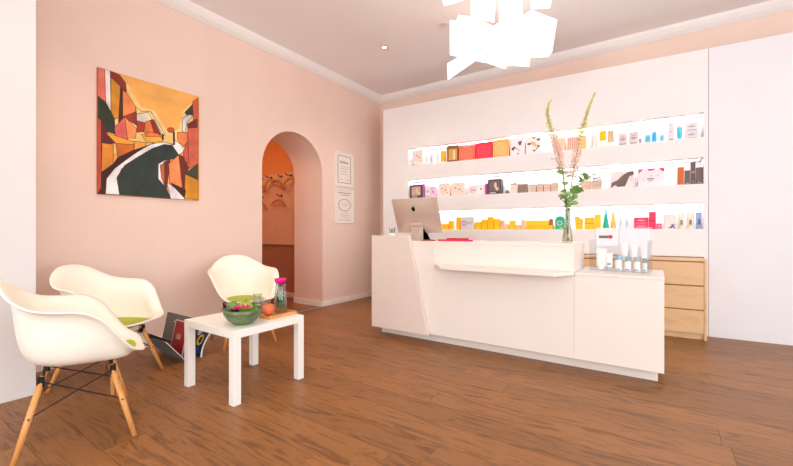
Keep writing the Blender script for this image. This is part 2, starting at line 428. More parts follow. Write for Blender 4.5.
M_bowl = mat('green_glazed_ceramic', (92, 110, 68), .25, var=.45, scale=14, coat=.4)
bo = thing('fruit_bowl', 'green glazed bowl with fruit on the coffee table', 'bowl', (-2.225, 1.515, .45))
b = NB(); lathe(b, [(0, 0), (.055, 0), (.06, .004), (.095, .03), (.118, .065), (.126, .098), (.122, .1), (.112, .068), (.088, .036), (.05, .014), (0, .012)], 32); obj('bowl_body', b, M_bowl, bo, smooth=True)
zb = .45
M_lime = mat('lime_peel', (140, 180, 50), .4, var=.12, scale=30)
for dx, dy, dz, r in [(-.012, .03, .098, .045), (.048, .044, .078, .03)]:
    a = thing('green_apple', 'larger green apple heaped in the green bowl' if r > .037 else 'smaller green apple heaped in the green bowl', 'apple', (-2.225 + dx, 1.515 + dy, zb + dz))
    b = NB(); lathe(b, [(0, -r*.8), (r*.4, -r*.88), (r*.85, -r*.45), (r, .05*r), (r*.85, r*.6), (r*.45, r*.85), (r*.12, r*.72), (0, r*.62)], 18); obj('flesh', b, M_lime, a, smooth=True)
    b = NB(); tube(b, [(0, 0, r*.6), (.003, 0, r*.95), (.006, 0, r*1.2)], .0018, 6); obj('stem', b, mat('stem_brown', (90, 64, 36), .8), a)
M_mag = mat('magenta_petal', (222, 30, 128), .6, var=.2, scale=40)
def blossom(loc, lb, r=.03):
    t = thing('pink_blossom', lb, 'flower', loc)
    for ring, (n, rr, zt) in enumerate([(7, r, .008), (5, r * .65, .018)]):
        for k in range(n):
            a = 2 * math.pi * k / n + ring * .4
            b = NB(); c_, s_ = math.cos(a), math.sin(a)
            P = [(0, 0), (.45, -.3), (.85, -.26), (1, 0), (.85, .26), (.45, .3)]
            up = []
            for u_, v_ in P: up.append(b.verts.new((rr * (c_ * u_ - s_ * v_), rr * (s_ * u_ + c_ * v_), zt * u_ * 1.2 + .003 * ring)))
            lo = [b.verts.new((v.co.x, v.co.y, v.co.z - .002)) for v in up]
            b.faces.new(up); b.faces.new(lo[::-1])
            for i in range(6): b.faces.new([up[i], lo[i], lo[(i+1) % 6], up[(i+1) % 6]])
            obj('petal', b, M_mag, t)
    b = NB(); ball(b, (0, 0, .012), r * .25, u=10, v=6); obj('centre', b, mat('stamen_yellow', (226, 190, 80), .7), t, smooth=True)
blossom((-2.172, 1.492, zb + .108), 'larger magenta blossom lying in the green bowl', .042)
blossom((-2.212, 1.462, zb + .102), 'smaller magenta blossom at the rim of the green bowl', .030)
M_fig = mat('dark_fig_skin', (66, 40, 46), .5, var=.2, scale=25)
for dx, dy, lb in [(-.085, -.005, 'dark fig at the rim of the green bowl next to the green leaf'), (-.052, .062, 'dark fig behind the larger green apple')]:
    a = thing('fig', lb, 'fig', (-2.225 + dx, 1.515 + dy, zb + .082))
    b = NB(); lathe(b, [(0, -.022), (.018, -.018), (.026, 0), (.02, .016), (.008, .026), (0, .036)], 14); obj('flesh', b, M_fig, a, smooth=True)
M_leaf = mat('leaf_green', (92, 138, 58), .5, var=.25, scale=30)
def leaf_mesh(L, Wd, bend=.2, n=6):
    b = NB(); top = []; 
    rows = []
    for k in range(n + 1):
        t = k / n; wd = Wd * math.sin(math.pi * min(1, t * .92 + .08)) ** .8 if 0 < k < n else Wd * .06
        z = bend * L * math.sin(t * math.pi * .6)
        rows.append([b.verts.new((-wd/2, t*L, z + .1*wd)), b.verts.new((0, t*L, z)), b.verts.new((wd/2, t*L, z + .1*wd))])
    low = [[b.verts.new((v.co.x, v.co.y, v.co.z - .0012)) for v in r_] for r_ in rows]
    for k in range(n):
        for j in range(2):
            b.faces.new([rows[k][j], rows[k][j+1], rows[k+1][j+1], rows[k+1][j]])
            b.faces.new([low[k][j], low[k+1][j], low[k+1][j+1], low[k][j+1]])
    return b
for (dx, dy, dz, rz, L, lb) in [(-.06, -.05, .095, 40, .085, 'green leaf drooping over the bowl rim next to the dark fig'), (.05, .02, .088, -60, .075, 'green leaf lying in the bowl against the larger magenta blossom')]:
    o = obj('bowl_leaf', leaf_mesh(L, .05), M_leaf, smooth=True); o.location = (-2.225 + dx, 1.515 + dy, zb + dz); o.rotation_euler = (R(15), R(10), R(rz)); tag(o, lb, 'leaf')

tr = thing('serving_tray', 'small wooden serving tray on the coffee table', 'tray', (-2.255, 1.79, .45))
bx('base', -.10, .10, -.12, .12, 0, .008, M_bamboo, tr)
for x in (-.10, .088): bx('rim', x, x + .012, -.12, .12, .008, .022, M_bamboo, tr, bevel=.002)
for y_ in (-.12, .108): bx('rim', -.088, .088, y_, y_ + .012, .008, .022, M_bamboo, tr, bevel=.002)
zt = .4585
cf = thing('carafe', 'glass carafe with magenta lid and green herbs', 'carafe', (-2.262, 1.846, zt + .0005)); cf.scale = (1.18, 1.18, 1.06)
b = NB(); lathe(b, [(0, 0), (.036, 0), (.039, .004), (.039, .06), (.036, .12), (.029, .175), (.027, .2), (.0245, .2), (.0265, .174), (.0335, .118), (.0365, .06), (.0365, .008), (0, .007)], 24); obj('glass_body', b, M_glass, cf, smooth=True)
b = NB(); lathe(b, [(0, .197), (.0235, .197), (.024, .203), (.031, .205), (.036, .228), (.034, .233), (.012, .236), (0, .236)], 20); obj('lid', b, mat('magenta_silicone', (226, 20, 138), .45), cf, smooth=True)
b = NB(); lathe(b, [(0, .009), (.035, .009), (.035, .06), (.033, .105), (0, .105)], 20); obj('water', b, thin_glass('water', (240, 240, 230), .04), cf, smooth=True)
lm = None
for k in range(9):
    a = k * 2.4
    o = obj('mint_leaf', leaf_mesh(.05, .026), mat('mint_green', (70, 130, 40), .5, var=.2, scale=40), cf, smooth=True)
    o.location = (.010 * math.cos(a), .010 * math.sin(a), .02 + .009 * k); o.rotation_euler = (R(55), 0, a)
b = NB(); tube(b, [(0, 0, .012), (.004, .004, .06), (0, 0, .115)], .002, 6); obj('herb_stem', b, M_leaf, cf)
pc = thing('peach', 'red and orange peach on the serving tray', 'peach', (-2.262, 1.742, zt + .041)); pc.scale = (1.35, 1.35, 1.3)
b = NB(); lathe(b, [(0, -.029), (.014, -.031), (.03, -.015), (.034, .004), (.028, .022), (.012, .03), (.004, .026), (0, .024)], 20); obj('flesh', b, mat('peach_skin', (232, 120, 76), .6, var=.35, scale=12), pc, smooth=True)
b = NB(); tube(b, [(0, 0, .024), (.002, 0, .036)], .002, 6); obj('stem', b, MATS['stem_brown'], pc)
for x, y_, h, lb in [(-2.545, 1.86, .115, 'taller drinking glass on the coffee table near the arch side'), (-2.45, 1.865, .078, 'shorter drinking glass next to the serving tray')]:
    o = NB(); lathe(o, [(0, 0), (.026, 0), (.03, h*.5), (.032, h), (.030, h), (.028, h*.5), (.0245, .008), (0, .008)], 20)
    o = obj('drinking_glass', o, M_glass, smooth=True); o.location = (x, y_, .4505); tag(o, lb, 'glass', 'drinking glasses on the coffee table')

# ------------------------------------------------------------------ magazine rack and magazines by the wall
M_felt = mat('grey_felt', (118, 114, 110), .85, var=.06, scale=40)
M_edge = mat('pale_edge', (214, 210, 206), .6)
rk = thing('magazine_rack', 'grey folding magazine rack on the floor by the pink wall', 'magazine rack', (-3.32, 1.63, 0))
def sheet(name, x0, x1, p0, p1, th, m, parent):
    d = Vector((p1[0]-p0[0], p1[1]-p0[1])).normalized(); nn = Vector((-d.y, d.x)) * th
    b = NB(); prism(b, [p0, p1, (p1[0]+nn.x, p1[1]+nn.y), (p0[0]+nn.x, p0[1]+nn.y)], x0, x1, 'x'); return obj(name, b, m, parent)
f1 = sheet('front_flap', -.19, .19, (-.006, .003), (-.166, .198), .005, M_felt, rk)
sheet('edge_strip', .1905, .196, (-.006, .003), (-.166, .198), .006, M_edge, f1)
f2 = sheet('rear_flap', -.28, .19, (.006, .003), (.075, .33), .005, M_felt, rk)
sheet('edge_strip', .1905, .195, (.006, .003), (.075, .33), .006, M_edge, f2)
b = NB(); tube(b, [(-.19, 0, .006), (.19, 0, .006)], .006, 8); obj('hinge', b, M_black, rk)
b = NB(); tube(b, [(-.13, .055, .268), (-.13, .068, .268)], .008, 10); obj('rivet', b, M_edge, rk)
mg = thing('magazine', 'red magazine with white border standing in the grey rack', 'magazine', (-3.325, 1.63, 0))
sheet('pages', -.10, .11, (.002, .016), (.062, .290), .006, M_edge, mg)
cv = sheet('cover', -.085, .102, (.0025, .03), (.059, .282), .0072, mat('red_cover', (166, 34, 38), .4, var=.15, scale=20), mg)
sheet('title_print', -.03, .035, (.026, .14), (.036, .185), .0079, mat('cover_title', (206, 150, 120), .5), cv)
mg = thing('magazine', 'dark magazine sagging over the front flap of the rack', 'magazine', (-3.38, 1.515, .155))
b = NB(); V = [[b.verts.new((-.12 + .23 * i / 8, -.10 + .16 * j / 6, .018 * math.sin(i * .9) * (1 - j / 8) + .045 - .09 * j / 6 + .03)) for j in range(7)] for i in range(9)]
for i in range(8):
    for j in range(6): b.faces.new([V[i][j], V[i+1][j], V[i+1][j+1], V[i][j+1]])
o = obj('cover', b, mat('dark_cover', (54, 50, 54), .4, var=.3, scale=18), mg, smooth=True); so = o.modifiers.new('thick', 'SOLIDIFY'); so.thickness = .005
mg = thing('magazine', 'curved magazine with yellow and blue cover behind the rack', 'magazine', (-3.26, 1.735, 0))
b = NB(); n = 8
arc = [(.002 + .115 * (k / n) ** 2, .005 + .225 * k / n) for k in range(n + 1)]
prof = arc + [(a + .006, z - .001) for a, z in arc[::-1]]
prism(b, prof, -.1, .13, 'x'); bmesh.ops.triangulate(b, faces=[f for f in b.faces if len(f.verts) > 4]); obj('cover', b, mat('navy_cover', (46, 48, 84), .4, var=.3, scale=14), mg)
b = NB(); prism(b, [(a - .002, z) for a, z in arc] + [(a + .008, z) for a, z in arc[::-1]], .1302, .139, 'x'); bmesh.ops.triangulate(b, faces=[f for f in b.faces if len(f.verts) > 4]); obj('page_edge', b, mat('paper_white', (236, 234, 230), .7), mg)
def on_arc(t): return arc[0][0] + .115 * t * t, .005 + .225 * t
for (cx_, ct, r_, c_) in [(.06, .55, .042, (232, 206, 40)), (.07, .2, .03, (60, 90, 170)), (0, .8, .03, (200, 200, 214)), (-.03, .4, .035, (180, 60, 60))]:
    b = NB(); vs = []
    for k in range(14):
        a = 2 * math.pi * k / 14; yy, zz = on_arc(min(1, max(0, ct + math.sin(a) * r_ / .23))); vs.append(b.verts.new((cx_ + r_ * math.cos(a), yy - .0015, zz)))
    b.faces.new(vs); o = obj('cover_print', b, cm(c_), mg); so = o.modifiers.new('thick', 'SOLIDIFY'); so.thickness = .001

# ------------------------------------------------------------------ things on the desk
ct = .9555
im = thing('desktop_computer', 'silver all-in-one desktop computer seen from the back on the desk', 'computer', (-2.022, 3.43, ct))
M_alu = mat('anodised_aluminium', (214, 194, 180), .4, metal=.55, var=.01)
b = NB(); nx, nz = 12, 8; w2, h2 = .264, .37
front = []; back = []
for i in range(nx + 1):
    fr = []; bk = []
    for j in range(nz + 1):
        u = i / nx * 2 - 1; v = j / nz * 2 - 1
        bul = .034 * (1 - abs(u) ** 2.4) * (1 - abs(v) ** 2.4)
        fr.append(b.verts.new((u * w2, .004, j / nz * h2))); bk.append(b.verts.new((u * w2, -.004 - bul, j / nz * h2)))
    front.append(fr); back.append(bk)
for i in range(nx):
    for j in range(nz):
        b.faces.new([back[i][j], back[i+1][j], back[i+1][j+1], back[i][j+1]]); b.faces.new([front[i][j], front[i][j+1], front[i+1][j+1], front[i+1][j]])
for i in range(nx):
    b.faces.new([back[i][0], front[i][0], front[i+1][0], back[i+1][0]]); b.faces.new([back[i][nz], back[i+1][nz], front[i+1][nz], front[i][nz]])
for j in range(nz):
    b.faces.new([back[0][j], back[0][j+1], front[0][j+1], front[0][j]]); b.faces.new([back[nx][j], front[nx][j], front[nx][j+1], back[nx][j+1]])
sh = obj('housing', b, M_alu, im, smooth=True); sh.location = (0, 0, .078); sh.rotation_euler = (R(21), 0, 0)
sh.modifiers.new('edges', 'EDGE_SPLIT').split_angle = R(50)
bx('screen', -w2 + .012, w2 - .012, .0042, .0052, .075, h2 - .012, mat('dark_screen', (22, 22, 26), .08), sh)
# fruit-shaped emblem, flat on the back
b = NB(); zc = .265; yb_ = -.0385
pts = [(0, .020), (-.006, .0235), (-.014, .022), (-.019, .014), (-.020, .003), (-.017, -.009), (-.011, -.019), (-.005, -.021), (0, -.019), (.005, -.021), (.011, -.019), (.0165, -.010), (.0185, -.006), (.0135, .000), (.0125, .007), (.0175, .014), (.013, .022), (.006, .0235)]
prism(b, [(x, zc + z) for x, z in pts], yb_ - .001, yb_ + .004, 'y'); bmesh.ops.triangulate(b, faces=[f for f in b.faces if len(f.verts) > 4])
prism(b, [(0, zc + .026), (.003, zc + .034), (.010, zc + .038), (.009, zc + .031), (.005, zc + .027)], yb_ - .001, yb_ + .004, 'y')
obj('emblem', b, M_black, sh)
b = NB(); prism(b, [(-.075, .16), (-.083, .16), (-.100, .006), (-.100, 0), (.06, 0), (.06, .006), (-.09, .007)], -.07, .07, 'x'); bmesh.ops.triangulate(b, faces=[f for f in b.faces if len(f.verts) > 4]); st = obj('stand', b, M_alu, im); st.location = (.0, .035, 0)
bx('stand_neck', -.07, .07, -.075, -.04, .150, .235, M_alu, im, bevel=.004)
b = NB(); cpts = [(.05, -.07, .12), (.056, -.09, .07), (.035, -.10, .035), (.06, -.13, .012), (.02, -.15, .006), (-.04, -.16, .006)]
tube(b, cpts, .0028, 8); obj('power_cable', b, mat('white_cable', (222, 220, 216), .5), im, smooth=True)

ph = thing('pen_holder', 'small white pen holder with dark pens beside the computer', 'pen holder', (-2.30, 3.33, ct))
b = NB(); lathe(b, [(0, 0), (.03, 0), (.034, .075), (.031, .075), (.028, .006), (0, .006)], 18); obj('cup', b, M_tab, ph, smooth=True)
for k, (a, l) in enumerate([(.3, .13), (1.9, .12), (3.6, .125), (5.0, .115)]):
    b = NB(); tube(b, [(.012 * math.cos(a), .012 * math.sin(a), .008), (.028 * math.cos(a), .028 * math.sin(a), l)], .004, 8); obj('pen', b, [M_black, M_black, mat('slate_pen', (90, 92, 100), .4), M_black][k], ph)
def magz(x, y_, z, w_, d_, h, rz, c, lb, tilt=0):
    t = thing('magazine', lb, 'magazine', (x, y_, z), R(rz))
    bx('pages', -w_/2 + .003, w_/2 - .003, -d_/2 + .003, d_/2 - .003, .001, h - .001, mat('paper_white', (236, 234, 230), .7), t)
    bx('cover', -w_/2, w_/2, -d_/2, d_/2, h - .001, h, cm(c, .35), t); bx('cover', -w_/2, w_/2, -d_/2, d_/2, 0, .001, cm(c, .35), t); bx('spine', -w_/2, w_/2, -d_/2 - .001, -d_/2, 0, h, cm(c, .35), t)
magz(-1.53, 3.31, ct, .34, .2, .016, 4, (222, 44, 88), 'crimson magazine lying under another on the desk counter')
magz(-1.50, 3.32, ct + .0165, .24, .16, .012, -9, (196, 34, 62), 'dark red magazine lying on the crimson magazine')
magz(-1.80, 3.36, ct, .2, .14, .008, 14, (236, 226, 214), 'cream booklet lying between computer and red magazines')
pn = thing('wallet', 'brown leather card wallet next to the cream booklet on the desk', 'wallet', (-1.80, 3.215, ct), R(2)); bx('leather_body', -.055, .055, -.04, .04, 0, .012, mat('brown_leather', (150, 92, 56), .5, var=.1, scale=30), pn, bevel=.004); bx('strap', -.012, .012, -.041, .041, .0121, .014, mat('dark_leather', (96, 58, 36), .5), pn)

# acrylic product display on the low counter
M_acr = thin_glass('clear_acrylic', (247, 249, 252), .08)
ad = thing('acrylic_display', 'clear acrylic product stand on the low desk counter', 'display stand', (-.235, 3.49, .7385), R(-8))
bx('base_plate', -.2, .2, -.09, .09, 0, .006, M_acr, ad)
bx('back_plate', -.2, .2, .082, .088, .0062, .34, M_acr, ad)
for x in (-.2, .194): bx('side_plate', x, x + .006, -.088, .0815, .0062, .24, M_acr, ad)
bx('shelf_step', -.05, .19, .0, .08, .075, .081, M_acr, ad)
cd = bx('header_card', -.19, -.03, .072, .08, .19, .335, mat('card_white', (246, 238, 240), .6), ad)
bx('logo_print', -.17, -.10, .0705, .0718, .252, .274, mat('grey_print', (120, 110, 108), .6), cd)
b = NB(); ball(b, (-.085, .0712, .264), 1, (.018, .0012, .015), 14, 8); obj('logo_dot', b, mat('raspberry_print', (206, 60, 104), .6), cd)
bx('back_card', -.02, .19, .074, .08, .09, .33, MATS['card_white'], ad)
def tubeprod(x, y_, z, w_, h, lb, band=None, cat='tube'):
    c_, s_ = math.cos(R(-8)), math.sin(R(-8))
    t = thing('cream_tube', lb, cat, (-.235 + c_*x - s_*y_, 3.49 + s_*x + c_*y_, z), R(-8), 'white cosmetics on the acrylic display')
    b = NB(); n = 8; rows = []
    for k in range(n + 1):
        f = k / n; a = w_ / 2; d = (w_ * .36) * (1 - f) + .002 * f
        rows.append([b.verts.new((a * math.cos(q * math.pi / 8), d * math.sin(q * math.pi / 8), .022 + f * (h - .022))) for q in range(16)])
    for r0, r1 in zip(rows, rows[1:]):
        for q in range(16): b.faces.new([r0[q], r0[(q+1) % 16], r1[(q+1) % 16], r1[q]])
    b.faces.new(rows[0][::-1]); b.faces.new(rows[-1])
    bd = obj('tube_body', b, mat('white_tube', (244, 238, 236), .4), t, smooth=False)
    b = NB(); lathe(b, [(0, 0), (w_*.34, 0), (w_*.34, .0215), (0, .0215)], 16); obj('cap', b, mat('cap_grey', (176, 190, 192), .4) if band else mat('cap_white', (240, 240, 240), .4), t)
    if band: bx('band_print', -w_*.3, w_*.3, -w_*.36 - .0015, -w_*.26, h * .28, h * .42, cm(band), bd)
zl = .7385 + .0065; zs = .7385 + .0815
tubeprod(-.125, -.03, zl, .075, .165, 'tall wide white tube in front of the header card')
tubeprod(-.065, -.045, zl, .045, .13, 'slim white tube with a grey blue band and cap', (150, 176, 184))
tubeprod(.02, .04, zs, .05, .135, 'white tube on the acrylic step above the pale blue bottle')
tubeprod(.085, .04, zs, .05, .12, 'white tube standing in the centre of the acrylic step')
tubeprod(.15, .04, zs, .05, .12, 'white tube on the acrylic step at its outer end')
def jarprod(x, y_, w_, h, c, capc, lb):
    c_, s_ = math.cos(R(-8)), math.sin(R(-8))
    t = thing('lotion_bottle', lb, 'bottle', (-.235 + c_*x - s_*y_, 3.49 + s_*x + c_*y_, zl), R(-8), 'lotion bottles on the acrylic display')
    b = NB(); lathe(b, [(0, 0), (w_*.46, 0), (w_*.5, .004), (w_*.5, h*.62), (w_*.42, h*.68), (0, h*.68)], 18); bd = obj('bottle_body', b, cm(c, .35), t, smooth=False)
    b = NB(); lathe(b, [(0, h*.681), (w_*.4, h*.681), (w_*.4, h), (0, h)], 18); obj('cap', b, cm(capc, .4), t)
    bx('foot_print', -w_*.3, w_*.3, -w_*.5 - .001, -w_*.44, .006, .016, cm((150, 172, 178)), bd)
jarprod(.0, -.045, .05, .118, (236, 234, 240), (140, 190, 210), 'lotion bottle with a pale blue cap')
jarprod(.062, -.045, .046, .108, (240, 238, 240), (150, 172, 166), 'lotion bottle with a sage cap standing beside the pale blue cap')
jarprod(.122, -.045, .046, .108, (238, 236, 238), (168, 178, 172), 'lotion bottle with a grey cap at the end of the acrylic stand')
jarprod(.172, -.042, .032, .10, (226, 228, 226), (140, 160, 158), 'slim lotion bottle with a dark sage cap')

# vase with tall flower spikes
va = thing('flower_vase', 'slim glass vase with two tall foxtail spikes and green sprigs', 'vase', (-.585, 3.30, ct))
b = NB(); lathe(b, [(0, 0), (.038, 0), (.041, .006), (.038, .05), (.03, .10), (.022, .16), (.019, .24), (.021, .30), (.0185, .30), (.0165, .24), (.0195, .16), (.027, .10), (.035, .05), (.037, .012), (0, .012)], 24); obj('glass', b, thin_glass('smoky_glass', (246, 244, 238), .10), va, smooth=True)
b = NB(); lathe(b, [(0, .0125), (.035, .0125), (.034, .05), (.026, .10), (.024, .12), (0, .12)], 20); obj('water', b, MATS['water'], va, smooth=True)
rx, ry = math.cos(R(34)), math.sin(R(34))
def LP(l, z, d=0): return Vector((rx * l - ry * d, ry * l + rx * d, z))
M_stem = mat('stem_green', (110, 132, 72), .6, var=.2, scale=20)
M_flo = mat('blush_floret', (246, 206, 186), .7, var=.12, scale=30)
M_bud = mat('yellow_green_bud', (214, 206, 96), .7, var=.2, scale=30)
def spike(path, split, seed):
    rg = random.Random(seed)
    P = [LP(*p) for p in path]
    fine = []
    for i in range(len(P) - 1):
        for t in range(8):
            a, b_, c, d = P[max(0, i-1)], P[i], P[i+1], P[min(len(P)-1, i+2)]; t_ = t / 8
            fine.append(.5 * ((2*b_) + (c-a)*t_ + (2*a-5*b_+4*c-d)*t_*t_ + (-a+3*b_-3*c+d)*t_**3))
    fine.append(P[-1]); n = len(fine)
    b = NB(); tube(b, fine, [.0045 * (1 - .6 * k / n) for k in range(n)], 7)
    s = obj('flower_stem', b, M_stem, va, smooth=True)
    zs_ = [f.z for f in fine]
    b1, b2 = NB(), NB()
    z0, z1, z2 = split
    for k in range(680):
        z = z0 + (z2 - z0) * rg.random()
        i = min(range(n), key=lambda q: abs(zs_[q] - z)); c = fine[i] + Vector((0, 0, z - zs_[i]))
        a = rg.random() * 6.283; f = (z - z0) / (z2 - z0)
        rad = (.034 if z < z1 else .026 * (1 - (z - z1) / (z2 - z1)) + .005) * (.35 + .65 * rg.random())
        p = c + Vector((math.cos(a) * rad, math.sin(a) * rad, .004 * rg.random()))
        bb = b1 if z < z1 else b2
        r_ = (.0065 if z < z1 else .0042) * (.7 + .6 * rg.random())
        m = Matrix.Translation(p) @ Matrix.Rotation(a, 4, 'Z') @ Matrix.Diagonal((r_, r_, r_ * .7, 1))
        bmesh.ops.create_icosphere(bb, subdivisions=1, radius=1, matrix=m)
    o = obj('floret_cluster', b1, M_flo, s); o['kind'] = 'stuff'
    o = obj('bud_cluster', b2, M_bud, s); o['kind'] = 'stuff'
spike([(0, .02), (-.01, .25), (-.03, .50), (-.075, .73), (-.135, .92), (-.16, 1.02), (-.15, 1.10), (-.128, 1.14)], (.55, .86, 1.13), 1)
spike([(.005, .02, .005), (.012, .3), (.04, .52), (.075, .72), (.125, .93), (.172, 1.08), (.222, 1.2)], (.52, .84, 1.19), 2)
rg = random.Random(5)
sprigs = [[(0, .03, -.004), (.02, .30, -.01), (.05, .42, -.03), (.11, .50, -.05), (.17, .53, -.06)],
          [(0, .03, .006), (-.015, .28, -.02), (-.035, .40, -.04), (-.06, .58, -.05)],
          [(.004, .03, .0), (.012, .28, .02), (.03, .38, -.02), (.075, .41, -.05)],
          [(-.004, .03, .0), (-.012, .26, -.03), (-.03, .33, -.05), (-.05, .37, -.06)]]
M_sprig = mat('sprig_leaf', (144, 178, 104), .55, var=.25, scale=30)
for path in sprigs:
    P = [LP(*p) for p in path]
    b = NB(); tube(b, P, .0022, 6); s = obj('sprig_stem', b, M_stem, va)
    for i in range(1, len(P)):
        for k in range(7 if i > 1 else 3):
            t = rg.random(); p = P[i-1].lerp(P[i], t)
            if p.z < .27: continue
            L = .04 + .026 * rg.random()
            o = obj('leaf', leaf_mesh(L, L * .78), M_sprig, s, smooth=True); o.location = p
            o.rotation_euler = (R(-30 + 80 * rg.random()), R(-50 + 100 * rg.random()), rg.random() * 6.28)
b = NB()
P = [LP(-.05, .55), LP(-.075, .62, -.02), LP(-.11, .665, -.03), LP(-.135, .66, -.03)]
tube(b, P, .0014, 6); s = obj('sprig_stem', b, M_stem, va)
for p in P[1:]:
    o = obj('leaf', leaf_mesh(.02, .012), mat('dry_leaf', (150, 130, 90), .6), s, smooth=True); o.location = p; o.rotation_euler = (.4, .2, rg.random() * 6)

